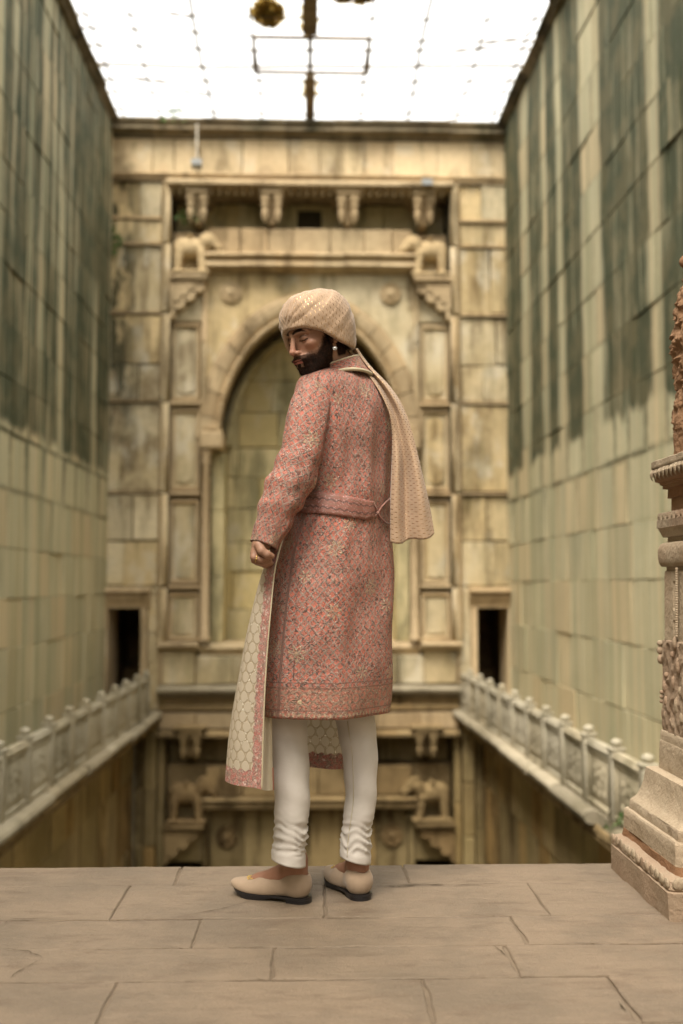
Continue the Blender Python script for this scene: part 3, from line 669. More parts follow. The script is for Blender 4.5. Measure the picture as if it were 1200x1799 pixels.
# jambs, imposts, columns
for s in (-1, 1):
    def mx(px): return px if s < 0 else 2*545-px
    def rng2(a, b): a, b = mx(a), mx(b); return (min(a, b), max(a, b))
    a, b = rng2(350, 392); eb('impost', a, b, 757, 789, 0.0, 0.9, 'carved_stone', b=0.03)
    a, b = rng2(353, 388); eb('impost', a, b, 745, 757, -0.04, 0.9, 'carved_stone', b=0.03)
    q = 790
    while q < 1128:
        q2 = min(q+rng.uniform(95, 130), 1130)
        if 1130-q2 < 40: q2 = 1130
        a, b = rng2(368, 392); eb('jamb_block', a, b, q, q2, -0.40, 1.2, 'niche_stone'); q = q2
    cx = XE(mx(361)); mb = MB(); H = ZE(790)-ZE(1128)
    lathe(mb, [(0.10, 0), (0.11, 0.05), (0.08, 0.10), (0.075, H*0.5), (0.07, H-0.25), (0.10, H-0.2), (0.07, H-0.12), (0.11, H-0.05), (0.12, H)], (cx, YE+0.16, ZE(1128)), 12)
    obj('column', mb, 'frieze_stone', EW, smooth=True)
    # framed panels between column and pilaster
    for (q0, q1, kind) in ((566, 704, 1), (716, 862, 1), (876, 1026, 0), (1040, 1126, 0)):
        a, b = rng2(298, 350); pa = eb('panel', a, b, q0, q1, -0.17, 0.5, 'facade_stone')
        for (u0, u1, v0, v1) in ((0, 1, 0, 8), (0, 1, -8, 0), (0, 0.13, 8, -8), (0.87, 1, 8, -8)):
            y0 = q0+v0 if v0 >= 0 else q1+v0; y1 = q0+v1 if v1 > 0 else q1+v1
            eb('frame_bar', a+(b-a)*u0, a+(b-a)*u1, y0, y1, -0.11, 0.29, 'carved_stone', parent=EW, b=0.02)
        mb = MB(); c = XE((a+b)/2); rxx = (XE(b)-XE(a))*0.27; hz = (ZE(q0)-ZE(q1))/2; zc = (ZE(q0)+ZE(q1))/2
        prof = [(c+rxx*math.cos(t), YE+0.18, zc+(hz-0.14-(rxx if kind else 0))*np.sign(math.sin(t))*(1 if abs(math.sin(t)) > 1e-6 else 0)+(rxx if kind else 0.02)*math.sin(t)) for t in np.linspace(0.001, 2*math.pi-0.08, 26)]
        prism(mb, prof, (0, -0.05, 0)); obj('carved_medallion', mb, 'facade_stone', EW)
        a2, b2 = rng2(297, 352)
        mould('panel_moulding', a2, b2, [(-0.3, q1+1), (-0.06, q1+2), (-0.04, q1+6), (-0.09, q1+9), (-0.3, q1+10)], 'carved_stone')
    # pilaster with beaded edge, cut at the course mouldings
    for (q0, q1) in ((322, 430), (432, 552), (554, 706), (708, 866), (868, 1030), (1032, 1128)):
        a, b = rng2(281, 297); eb('pilaster_block', a, b, q0, q1, 0.03, 0.5, 'facade_stone', b=0.02)
        bd = MB(); n = int((q1-q0)/9)
        for k in range(n): sphere(bd, (XE(mx(284)), YE-0.03, ZE(q0+5+k*9)), 0.042, 6, 4)
        tag(obj('bead_row', bd, 'carved_stone', EW, smooth=True), kind='stuff')
        bd = MB(); tube(bd, [(XE(mx(294)), YE-0.03, ZE(q1-1)), (XE(mx(294)), YE-0.03, ZE(q0+1))], 0.035, 8); obj('roll_moulding', bd, 'frieze_stone', EW, smooth=True)
    # pedestal
    a, b = rng2(283, 352); mould('pedestal_cap', a, b, [(-0.2, 1127), (0.12, 1128), (0.16, 1133), (0.10, 1139), (0.04, 1143), (-0.2, 1143)], 'carved_stone')
    a, b = rng2(290, 346); eb('pedestal', a, b, 1144, 1203, -0.02, 0.4, 'facade_stone', b=0.02)
    a, b = rng2(284, 290); eb('pedestal_edge', a, b, 1144, 1203, 0.03, 0.4, 'carved_stone', b=0.01)
    # shelf and stepped corbel under the elephant
    def shelf(q, parent, mt):
        a, b = rng2(298, 364); eb('shelf', a, b, q, q+10, 0.16, 0.3, mt, parent=parent); a, b = rng2(298, 360); eb('shelf', a, b, q+10.5, q+16, 0.12, 0.3, mt, parent=parent)
        prof = [(298, 16.5), (357, 16.5), (358, 23), (354, 29), (346, 31), (341, 29), (342, 37), (338, 44), (329, 46), (323, 43), (324, 52), (319, 59), (311, 60), (306, 57), (307, 68), (303, 76), (298, 78)]
        mb = MB(); prism(mb, [(XE(mx(p)), YE-0.08, ZE(q+d)) for p, d in prof][::(1 if s < 0 else -1)], (0, 0.36, 0)); obj('corbel', mb, mt, parent)
        mb = MB(); prism(mb, [(XE(mx(298+(p-298)*0.72)), YE-0.11, ZE(q+16.5+(d-16.5)*0.7)) for p, d in prof][::(1 if s < 0 else -1)], (0, 0.03, 0)); obj('corbel_scroll', mb, mt, parent)
    shelf(486, EW, 'carved_stone')
    # rosette
    def rosette(px, q, parent, mt, y):
        mb = MB(); x, z = XE(px), ZE(q); rr = 0.19
        rg = [[(x+r_*math.cos(t), y+d, z+r_*math.sin(t)) for t in np.linspace(0, 2*math.pi, 24, endpoint=False)] for r_, d in ((rr, 0.02), (rr, -0.05), (rr*0.86, -0.06), (rr*0.8, -0.02), (rr*0.5, -0.02), (rr*0.4, -0.07), (0.02, -0.09))]
        loft(mb, rg, True)
        for t in np.linspace(0, 2*math.pi, 9)[:-1]: sphere(mb, (x+rr*0.62*math.cos(t), y-0.03, z+rr*0.62*math.sin(t)), 0.05, 7, 5, (1, 0.5, 1))
        obj('rosette', mb, mt, parent)
    rosette(mx(403), 511, EW, 'carved_stone', ySp)
    a, b = rng2(352, 362)
    for q0, q1 in ((480, 600), (601, 744)): eb('frame_bar', a, b, q0, q1, -0.09, 0.3, 'frieze_stone')
    # outer pier: coursed blocks with thin projecting lips
    for (q0, q1, sp) in ((323, 384, 0.6), (389, 429, 0.0), (434, 549, 0.45), (556, 640, 0.35), (641, 703, 0.6), (710, 863, 0.0), (870, 950, 0.55), (951, 1029, 0.4)):
        e0 = 182 if s < 0 else 182
        xs = [e0, 281] if sp == 0 else [e0, e0+(281-e0)*sp, 281]
        for u, v in zip(xs[:-1], xs[1:]):
            a, b = rng2(u, v); eb('stone_block', a, b, q0, q1, rng.normal(0, 0.015), 0.3, 'facade_stone', jit=0.008)
    for q in (386.5, 431.5, 552.5, 706.5, 866.5):
        a, b = rng2(182, 281); eb('string_slab', a, b, q-2.5, q+2.5, 0.05, 0.3, 'carved_stone')
    # doorway
    d0, d1 = (197, 252) if s < 0 else (835, 889)
    e0, e1 = (176, 284) if s < 0 else (803, 912)
    jw = 9 if s < 0 else 11
    i0, i1 = d0-jw, d1+(12 if s < 0 else 8)
    for u, v in ((e0, i0), (i1, e1)):
        q = 1046
        for q2 in (1110, 1165, 1247):
            eb('stone_block', u, v, q, q2, 0.0, 1.0, 'facade_stone'); q = q2
    eb('door_jamb', i0, d0, 1068, 1247, 0.06, 0.9, 'frieze_stone'); eb('door_jamb', d1, i1, 1068, 1247, 0.06, 0.9, 'frieze_stone')
    mould('door_lintel', i0-4, i1+6, [(-0.9, 1030), (0.16, 1033), (0.2, 1039), (0.10, 1043), (0.14, 1047), (0.06, 1062), (0.05, 1068), (-0.9, 1068)], 'carved_stone')
    eb('stone_block', e0, e1, 1029, 1046, -0.02, 0.9, 'facade_stone')
    pb = MB(); xa, xb = XE(d0)-0.12, XE(d1)+0.12
    box(pb, xa-0.1, xa, YE+0.9, YE+2.6, LEDZ-0.1, ZE(1060), 0.01); box(pb, xb, xb+0.1, YE+0.9, YE+2.6, LEDZ-0.1, ZE(1060), 0.01)
    box(pb, xa-0.1, xb+0.1, YE+2.6, YE+2.7, LEDZ-0.1, ZE(1060), 0.01); box(pb, xa-0.1, xb+0.1, YE+0.9, YE+2.7, ZE(1060), ZE(1050), 0.01); box(pb, xa-0.1, xb+0.1, YE+0.0, YE+2.7, LEDZ-0.2, LEDZ-0.1, 0.01)
    box(pb, xa, xb, YE+2.2, YE+2.6, LEDZ-0.1, LEDZ+0.55, 0.02)
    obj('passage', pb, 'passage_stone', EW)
# base course of the niche and sill
mould('niche_sill', 352, 738, [(-1.3, 1131), (-0.30, 1131), (-0.16, 1134), (-0.14, 1140), (-0.22, 1146), (-0.22, 1152), (-1.3, 1152)], 'frieze_stone', seg=90)
xs = [346, 410, 470, 545, 602, 664, 700, 744]
for k in range(len(xs)-1): eb('stone_block', xs[k], xs[k+1], 1153, 1203, -0.12+rng.normal(0, 0.01), 0.5, 'facade_stone')

# ================================================================== LOWER FACADE (below the walkways)
LF = empty('lower_facade', (0, YE, PITZ), 'brown stone wall under the end wall with bracketed eave and carved beasts below walkway level', 'wall', None, 'thing')
L0, L1 = 284, 802
mb = MB(); box(mb, XE(200), XE(890), YE+0.75, YE+1.5, PITZ, ZE(1262), 0.01); obj('wall_core', mb, 'joint_dark', LF)
mould('cornice_slab', L0, L1, [(-0.4, 1204), (0.20, 1205), (0.24, 1209), (0.22, 1214), (0.12, 1217), (0.06, 1222), (-0.4, 1222)], 'lip_stone', LF, seg=80)
mould('beaded_band', L0, L1, [(-0.4, 1223), (0.0, 1223), (0.05, 1229), (0.02, 1235), (0.09, 1240), (0.09, 1246), (0.0, 1250), (-0.4, 1250)], 'pit_carved', LF, seg=80)
bd = MB()
for px in np.arange(L0+4, L1, 9.0): sphere(bd, (XE(px), YE-0.05, ZE(1227)), 0.04, 6, 4)
tag(obj('bead_row', bd, 'pit_carved', LF, smooth=True), kind='stuff')
xs = [L0, 350, 430, 520, 580, 660, 735, L1]
for k in range(len(xs)-1): eb('stone_block', xs[k], xs[k+1], 1251, 1279, 0.08+rng.normal(0, 0.01), 0.8, 'carved_stone', parent=LF)
mould('eave_slab', L0, L1, [(-0.7, 1280), (0.16, 1281), (0.26, 1286), (0.25, 1291), (0.0, 1291), (-0.7, 1291)], 'pit_carved', LF, seg=85)
for px in (342, 478, 610, 744): bracket(px, 1272, 1330, 'pit_carved', LF, 0.32)
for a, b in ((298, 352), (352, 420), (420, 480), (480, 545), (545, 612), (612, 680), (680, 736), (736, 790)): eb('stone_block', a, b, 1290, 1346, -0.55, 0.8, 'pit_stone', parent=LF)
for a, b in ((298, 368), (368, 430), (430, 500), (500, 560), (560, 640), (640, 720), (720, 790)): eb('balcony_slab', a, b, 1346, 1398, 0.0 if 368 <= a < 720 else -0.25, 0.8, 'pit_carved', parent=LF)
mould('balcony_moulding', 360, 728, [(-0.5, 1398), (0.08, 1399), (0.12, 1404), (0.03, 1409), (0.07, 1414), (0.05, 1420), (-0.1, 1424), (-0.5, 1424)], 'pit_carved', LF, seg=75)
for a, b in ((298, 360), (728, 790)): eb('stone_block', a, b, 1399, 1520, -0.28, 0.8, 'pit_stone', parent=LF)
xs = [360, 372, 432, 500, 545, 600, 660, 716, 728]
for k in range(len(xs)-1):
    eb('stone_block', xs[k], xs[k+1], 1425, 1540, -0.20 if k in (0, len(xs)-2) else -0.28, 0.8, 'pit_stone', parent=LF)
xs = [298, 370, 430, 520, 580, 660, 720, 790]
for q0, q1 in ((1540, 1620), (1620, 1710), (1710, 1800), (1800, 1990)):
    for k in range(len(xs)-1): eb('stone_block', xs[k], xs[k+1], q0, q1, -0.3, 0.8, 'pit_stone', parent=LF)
for s in (-1, 1):
    def mx(px): return px if s < 0 else 2*545-px
    def rng2(a, b): a, b = mx(a), mx(b); return (min(a, b), max(a, b))
    shelf2 = [(298, 366, 0, 9, 0.18), (298, 360, 9.5, 15, 0.13)]
    for p0, p1, d0, d1, fr in shelf2:
        a, b = rng2(p0, p1); eb('shelf', a, b, 1443+d0, 1443+d1, fr, 0.3, 'pit_carved', parent=LF)
    prof = [(298, 15.5), (355, 15.5), (356, 23), (352, 29), (344, 31), (339, 29), (340, 37), (336, 44), (327, 46), (321, 43), (322, 52), (317, 59), (309, 60), (304, 57), (305, 68), (298, 74)]
    mb = MB(); prism(mb, [(XE(mx(p)), YE-0.08, ZE(1443+d)) for p, d in prof][::(1 if s < 0 else -1)], (0, 0.36, 0)); obj('corbel', mb, 'pit_carved', LF)
    rosette(mx(402), 1474, LF, 'pit_carved', YE+0.28)
    for (u, v, f) in ((246, 262, 0.06), (263, 283, 0.14), (284, 297, 0.05)):
        q = 1262 if u < 284 else 1292
        while q < 1990:
            q2 = q+rng.uniform(90, 140); a, b = rng2(u, v); eb('pilaster_block', a, b, q, q2, f, 0.8, 'pit_stone', parent=LF, b=0.02); q = q2
# ---- carved elephants (one shape, four statues)
def ele(X, Y, Z):
    d = sd_ell(X, Y, Z, (-0.05, 0, 0.50), (0.30, 0.17, 0.20))
    d = smin(d, sd_ell(X, Y, Z, (-0.22, 0, 0.50), (0.16, 0.16, 0.19)), 0.06)
    d = smin(d, sd_ell(X, Y, Z, (0.27, 0, 0.64), (0.15, 0.12, 0.15)), 0.06)
    d = smin(d, sd_ell(X, Y, Z, (0.25, 0, 0.76), (0.09, 0.09, 0.06)), 0.04)
    for s in (-1, 1):
        d = smin(d, sd_cap(X, Y, Z, (-0.27, s*0.09, 0.40), (-0.29, s*0.10, 0.02), 0.085, 0.07), 0.04)
        d = smin(d, sd_cap(X, Y, Z, (0.14, s*0.09, 0.42), (0.18, s*0.10, 0.02), 0.08, 0.07), 0.04)
        d = smin(d, sd_ell(X, Y, Z, (0.19, s*0.13, 0.62), (0.085, 0.03, 0.125)), 0.015)
        d = smin(d, sd_cap(X, Y, Z, (0.37, s*0.07, 0.55), (0.47, s*0.075, 0.50), 0.025, 0.015), 0.015)
    for a, b, r0, r1 in (((0.37, 0, 0.64), (0.45, 0, 0.52), 0.085, 0.07), ((0.45, 0, 0.52), (0.46, 0, 0.40), 0.07, 0.058), ((0.46, 0, 0.40), (0.53, 0, 0.36), 0.056, 0.045), ((0.53, 0, 0.36), (0.57, 0, 0.42), 0.045, 0.035)):
        d = smin(d, sd_cap(X, Y, Z, a, b, r0, r1), 0.03)
    d = smin(d, sd_cap(X, Y, Z, (-0.36, 0, 0.55), (-0.38, 0, 0.25), 0.025, 0.02), 0.02)
    d = smin(d, sd_cap(X, Y, Z, (-0.06, -0.19, 0.72), (-0.06, 0.19, 0.72), 0.03, 0.03), 0.05)
    base = np.maximum(np.maximum(np.abs(X+0.05)-0.36, np.abs(Y)-0.19), np.abs(Z-0.0)-0.03)
    return np.minimum(d, base)
ev, ef = surf_nets(ele, (-0.5, -0.27, -0.06), (0.66, 0.27, 0.88), 0.018)
ev = ev + 0.008*vnoise(ev*14)[:, None]*np.array([1, 1, 1])
E0 = obj('elephant_statue', (ev*np.array([1, 1, 0.97]), ef), 'elephant_stone', None, smooth=True, origin=np.zeros(3))
for k, (px, q, y, rz, grp) in enumerate(((338, 483.5, YE+0.0, 0.0, 0), (751, 483.5, YE+0.0, math.pi, 0), (340, 1440.5, YE-0.02, 0.0, 1), (749, 1440.5, YE-0.02, math.pi, 1))):
    o = E0 if k == 0 else E0.copy()
    if k: col.objects.link(o)
    o.location = (XE(px), y, ZE(q)+0.01); o.rotation_euler = (0, 0, rz + rng.normal(0, 0.03)); o.scale = (0.93, 0.93, 0.93)
    if k % 2: o.scale = (0.93, 0.90, 0.91)
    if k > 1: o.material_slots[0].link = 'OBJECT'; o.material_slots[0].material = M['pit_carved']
    tag(o, ('carved stone elephant beside the arch top with a small plant growing above its back', 'carved stone elephant beside the arch top under the bracket with the lamp', 'carved stone elephant below walkway level, next to the walkway with unbroken nosing', 'carved stone elephant below walkway level, next to the walkway whose nosing ends broken off')[k], 'elephant statue', 'elephants flanking the arch' if grp == 0 else 'elephants on the lower wall')
# ---- small fittings on the wall: lamps and a pole
def flood(px, q, label, tilt):
    r = empty('flood_lamp', (XE(px), YE-0.33, ZE(q)), label, 'lamp', 'lamps on the wall head')
    mb = MB(); x, y, z = XE(px), YE-0.38, ZE(q)
    rg = [[(x+sx*0.09, y+dy, z+tilt*dy+sz*0.05) for sx, sz in ((-1, -1), (1, -1), (1, 1), (-1, 1))] for dy, sc_ in ((-0.08, 1), (0.04, 1))]
    loft(mb, rg); obj('lamp_head', mb, 'lamp_grey', r)
    mb = MB(); tube(mb, [(x, y+0.04, z), (x, y+0.12, z-0.04), (x, y+0.36, z-0.05)], 0.018, 6); obj('lamp_arm', mb, 'lamp_grey', r)
flood(346, 307, 'small grey flood lamp under the thin white pole', -0.4); flood(748, 331, 'small grey flood lamp on the eave over the bracket', 0.4)
mb = MB(); tube(mb, [(XE(344), YE-0.22, ZE(303)), (XE(344), YE-0.22, ZE(234))], 0.015, 8); lathe(mb, [(0.03, 0), (0.03, 0.03), (0.01, 0.04)], (XE(344), YE-0.22, ZE(234)), 8)
box(mb, XE(344)-0.03, XE(344)+0.03, YE-0.24, YE+0.01, ZE(262), ZE(259), 0.005); tag(obj('pole', mb, 'white_paint', smooth=False), 'thin white pole fixed upright against the frieze blocks', 'pole')
# ---- plants rooted in the joints
def tuft(p, r, n, label, hang=0.0):
    mb = MB(); st = MB(); p = np.array(p)
    for k in range(n):
        d = rng.normal(0, 1, 3); d[1] = -abs(d[1])*0.6; d[2] = d[2]*0.7+0.2-hang; d /= np.linalg.norm(d); q = p+d*r*rng.uniform(0.3, 1)
        s = np.cross(d, rng.normal(0, 1, 3)); s /= np.linalg.norm(s); u = np.cross(s, d); L = r*rng.uniform(0.25, 0.4); wv = L*0.4
        mb.add([q, q+d*L*0.5+s*wv+u*0.01, q+d*L, q+d*L*0.5-s*wv], [(0, 1, 2, 3)])
        if k % 4 == 0: tube(st, [p, (p+q)/2+np.array([0, 0, 0.03]), q], 0.004, 4)
    r_ = empty('wall_plant', p, label, 'plant', 'plants rooted in the masonry'); obj('foliage', mb, 'green_leaf', r_); obj('stem', st, 'green_leaf', r_)
tuft((XE(190), YE-0.06, ZE(432)), 0.26, 60, 'small green plant rooted in the moss-blackened corner of the end wall', 0.3)
tuft((XE(330), YE-0.0, ZE(388)), 0.20, 40, 'small green plant growing above the back of an elephant')
tuft((XE(300), YE-0.10, ZE(214)), 0.22, 40, 'low green tuft on the parapet top')
tuft((hw(10.6)-0.12, 10.6, LEDZ+0.05), 0.22, 50, 'green tuft at the foot of the striped wall behind the railing')
tuft((lipx(9.3)+0.02, 9.3, LEDZ+0.02), 0.14, 30, 'green tuft at the foot of the railing by the broken nosing')

# ================================================================== BIRD NET FRAME over the well
NF = empty('net_frame', (0, 12, TOPZ+0.15), 'rusty wire net frame stretched over the open well with a central beam', 'net')
NZ = TOPZ+0.14
def sag(x, y): return -0.05*(1-(x/3.7)**2)+0.012*math.sin(y*3.1+x)
ys = list(np.arange(4.0, 19.2, 0.52)); 
for x in (-3.3, -2.66, -1.72, -0.86, 0.9, 1.73, 2.62, 3.3):
    mb = MB(); yy = np.linspace(3.8, 19.1, 60); tube(mb, [(x+0.02*math.sin(y*1.3+x*2), y, NZ+sag(x, y)) for y in yy], 0.024 if abs(abs(x)-1.72) < 0.05 else 0.017, 6); obj('wire', mb, 'wire', NF)
for k, y in enumerate(ys):
    mb = MB(); xx = np.linspace(-3.75, 3.75, 40); tl = rng.normal(0, 0.02); y = y+rng.normal(0, 0.08); tube(mb, [(x, y+tl*x+0.015*math.sin(x*2.2+k), NZ+0.012+sag(x, y)) for x in xx], rng.choice([0.023, 0.015, 0.019]), 6); obj('wire', mb, 'wire', NF)
for k in range(10):                                  # loose diagonal stays
    s = 1 if k % 2 else -1; y = 6.5+1.25*k; mb = MB()
    tube(mb, [(s*3.6, y, NZ+0.02), (s*2.6, y+0.5, NZ-0.03), (s*1.72, y+1.1, NZ-0.01)], 0.012, 5); obj('stay', mb, 'wire', NF)
mb = MB(); box(mb, -0.11, 0.11, 3.8, 15.35, NZ-0.10, NZ+0.0, 0.01); box(mb, -0.08, 0.08, 16.75, 19.0, NZ-0.08, NZ, 0.01); obj('beam', mb, 'beam', NF)
mb = MB(); tube(mb, [(0.0, 15.35, NZ-0.04), (0.0, 16.75, NZ-0.04)], 0.035, 6); obj('rod', mb, 'wire', NF)
y0, y1 = 8.02*F_PX/(VPY-70), 8.02*F_PX/(VPY-133)
for a, b in (((-0.86, y0), (0.90, y0)), ((0.90, y0), (0.93, y1)), ((0.93, y1), (-0.9, y1)), ((-0.9, y1), (-0.86, y0))):
    mb = MB(); tube(mb, [(a[0], a[1], NZ-0.06), (b[0], b[1], NZ-0.06)], 0.03, 6); obj('hatch_bar', mb, 'beam', NF)
for (cx, cy, rx_, ry_, n) in ((-0.62, 14.95, 0.23, 0.40, 560), (0.62, 14.45, 0.32, 0.22, 420), (-0.02, 15.1, 0.13, 0.5, 160), (0.0, 17.3, 0.12, 0.5, 160)):
    mb = MB()
    for k in range(n):
        a, r_ = rng.uniform(0, 6.283), rng.uniform(0, 1)**0.6; q = np.array([cx+rx_*r_*math.cos(a), cy+ry_*r_*math.sin(a), NZ+0.035+sag(cx, cy)+rng.uniform(0, 0.05)])
        d = rng.normal(0, 1, 3)*np.array([1, 1, 0.35]); d /= np.linalg.norm(d); e = np.cross(d, (0, 0, 1.0)+rng.normal(0, .3, 3)); e /= np.linalg.norm(e); L = 0.06
        mb.add([q-d*L, q+e*L*0.5, q+d*L, q-e*L*0.5], [(0, 1, 2, 3)])
    tag(obj('leaf_litter', mb, 'dry_leaf'), 'dry brown leaves caught on the net', 'leaves', kind='stuff')
# ================================================================== CARVED GATE PILLAR
PCX, PCY = 1.345, 3.385
CP = empty('carved_pillar', (PCX, PCY, 0), 'carved sandstone gate pillar on a stepped base with leaf-fringed capital and reddish figure', 'pillar', None, 'thing')
def phs(px, py):
    s = 0.2
    for _ in range(30): s = 0.5*s+0.5*(PCX-P(px, py, PCY+s)[0])
    return s, P(px, py, PCY+s)[2]
def sqring(s, z, n=10, rnd=0.004, relief=None):
    """square ring of half size s at height z; relief(u, z) pushes the faces in and out"""
    pts = []; nr = []
    for k in range(4):
        a = k*math.pi/2; e = np.array([math.cos(a), math.sin(a)]); f = np.array([-math.sin(a), math.cos(a)])
        for j in range(n):
            t = -1+2*(j+0.5)/n; edge = max(0, abs(t)-(1-2*rnd/s)); r = s-edge*s*0.5
            d = relief(t*s+k*1.37, z) if relief else 0.0
            pts.append((*(e*(r+d)+f*t*s + np.array([PCX, PCY])), z))
    return pts
def tier(name, levels, mat, n=12, relief=None, sub=1, autos=35):
    """levels: [(px, py)] of the far left edge in the photograph, bottom to top"""
    L = [phs(*l) for l in levels]; rg = []
    for (s0, z0), (s1, z1) in zip(L[:-1], L[1:]):
        for k in range(sub):
            t = k/sub; rg.append(sqring(s0+(s1-s0)*t, z0+(z1-z0)*t, n, relief=relief))
    rg.append(sqring(L[-1][0], L[-1][1], n, relief=relief))
    mb = MB(); loft(mb, rg, True); return obj(name, mb, mat, CP, autos=autos)
def rough(a, f): return lambda u, z: a*float(vnoise(np.array([u*f, z*f, 3.3])))+a*0.5*float(vnoise(np.array([u*f*3, z*f*3, 7.3])))
def carve(a, f, seed=1.0):
    def r(u, z):
        q = np.array([u*f, z*f*0.8, seed]); v = float(vnoise(q)); v2 = float(vnoise(q*2.3+5))
        return a*(1-abs(v)*2.2)*0.6 + a*0.45*v2 + a*0.35*math.sin(u*f*5+3*v)*math.sin(z*f*4+2*v2)
    return r
sP, _ = phs(1071.5, 1500)
def zlev(py, s): return P(VPX, py, PCY+s)[2]
# plinth with a row of carved leaves on the upper edge
zl = [-0.004, zlev(1485, sP), zlev(1481, sP), zlev(1463, sP)]
mb = MB(); loft(mb, [sqring(sP, zl[0], 24, relief=rough(.004, 12)), sqring(sP, zl[1]*0.5, 24, relief=rough(.004, 12)), sqring(sP, zl[1], 24, relief=rough(.003, 12)), sqring(sP-0.006, zl[1]+0.003, 24), sqring(sP-0.003, zl[2], 24, relief=rough(.004, 20)), sqring(sP-0.006, zl[3]-0.012, 24, relief=rough(.006, 20)), sqring(sP-0.03, zl[3]-0.002, 24, relief=rough(.006, 20)), sqring(sP-0.06, zl[3], 24)])
pl = obj('plinth', mb, 'pillar_pink', CP, autos=35)
lf = MB()
for j in range(13):
    t = -sP+0.03+j*(2*sP-0.06)/12
    for (e, f) in (((-1, 0), (0, 1)), ((0, -1), (1, 0))):
        c = np.array([PCX, PCY])+np.array(e)*(sP-0.004)+np.array(f)*t
        sphere(lf, (c[0], c[1], zl[2]+0.016+rng.normal(0, .0015)), 1.0, 8, 6, (0.006*rng.uniform(.5, 1.3) if e[0] else 0.02, 0.02 if e[0] else 0.006*rng.uniform(.5, 1.3), 0.018*rng.uniform(.8, 1.1)))
tag(obj('leaf_row', lf, 'pillar_pink', pl, smooth=True), kind='stuff')
tier('mortar_bed', [(1092, 1466), (1096, 1452)], 'pillar_red', 24, rough(.008, 14))
tier('base_slab', [(1095, 1452), (1094.5, 1420), (1097, 1417)], 'pillar_stone', 24, rough(.0025, 14), 3)
tier('base_fillet', [(1104, 1418), (1104, 1404), (1106, 1402)], 'pillar_stone', 24, rough(.002, 14))
tier('base_moulding', [(1105, 1402), (1117, 1394), (1124, 1382), (1129, 1368), (1132, 1350), (1133, 1346), (1140, 1345.5)], 'pillar_stone', 24, rough(.002, 16), 2)
tier('die', [(1157, 1347), (1157, 1300), (1158, 1298)], 'pillar_stone', 20, rough(.0025, 18), 4)
tier('die_cap', [(1158.5, 1298), (1158.5, 1283), (1160, 1281)], 'pillar_stone', 20, rough(.002, 18), 2)
rp = tier('relief_panel', [(1163, 1281), (1163, 1125), (1166, 1123)], 'pillar_pink', 90, carve(.0065, 20), 70, autos=None)
tier('shaft', [(1166, 1123), (1166, 1005), (1167, 1003)], 'pillar_stone', 40, lambda u, z: rough(.0015, 25)(u, z)-(0.012 if (abs(((u+0.05) % 1.37)-0.0) < 0.012 and abs(((z*8) % 1)-0.5) < 0.35) else 0), 30)
tier('shaft_neck', [(1169, 1003), (1169, 995)], 'pillar_stone', 12)
tier('roll', [(1161, 996), (1156, 990), (1154.5, 983), (1154, 976), (1154, 970), (1155, 963), (1158, 957), (1164, 954)], 'pillar_stone', 24, rough(.0015, 25), 2)
tier('upper_neck', [(1171, 954.5), (1171, 944)], 'pillar_stone', 12)
tier('bowl', [(1163, 944.5), (1155, 930), (1153, 929)], 'pillar_stone', 16, rough(.001, 20), 2)
tier('capital', [(1152.5, 929), (1152.5, 916), (1153, 915), (1154, 906), (1155, 903)], 'pillar_pink', 70, lambda u, z: (0.005*math.sin(u*150)*max(0.0, min(1.0, (z-zlev(914, .17))/0.01)))+rough(.0012, 30)(u, z), 3, autos=None)
tier('recess', [(1178, 904), (1178, 874)], 'pillar_red', 16, rough(.002, 20), 3)
tier('step', [(1171.5, 876), (1171.5, 861), (1169, 860)], 'pillar_red', 16, rough(.002, 20), 3)
tier('eave_soffit', [(1162, 860), (1162, 854), (1157, 853), (1157, 850), (1149, 848), (1146, 826)], 'pillar_red', 20, rough(.002, 20), 2)
ea = tier('eave', [(1143, 826), (1142, 824), (1142.5, 814), (1145, 812.5)], 'pillar_stone', 24, rough(.0035, 16), 3)
sE, zE = phs(1145, 826)
dm = None
for k in range(4):
    a = k*math.pi/2; e = np.array([math.cos(a), math.sin(a)]); f = np.array([-math.sin(a), math.cos(a)])
    for j in range(9):
        t = -sE+0.02+j*(2*sE-0.04)/8; c = np.array([PCX, PCY])+e*(sE+0.002)+f*t; H = 0.042; wv = 0.017
        pts = []
        for (u, v, d) in ((-1, 0, 0), (-0.95, 0.35, .006), (-0.5, 0.75, .006), (0, 1, .0), (0.5, 0.75, .006), (0.95, 0.35, .006), (1, 0, 0), (0, 0.35, .012)):
            q = c+f*u*wv+e*d; pts.append((q[0], q[1], zE-0.001-v*H))
        mb = MB().add(pts, [(0, 1, 7), (1, 2, 7), (2, 3, 7), (3, 4, 7), (4, 5, 7), (5, 6, 7), (6, 0, 7), (0, 6, 5, 4, 3, 2, 1)])
        obj('leaf_drop', mb, 'pillar_stone', CP)
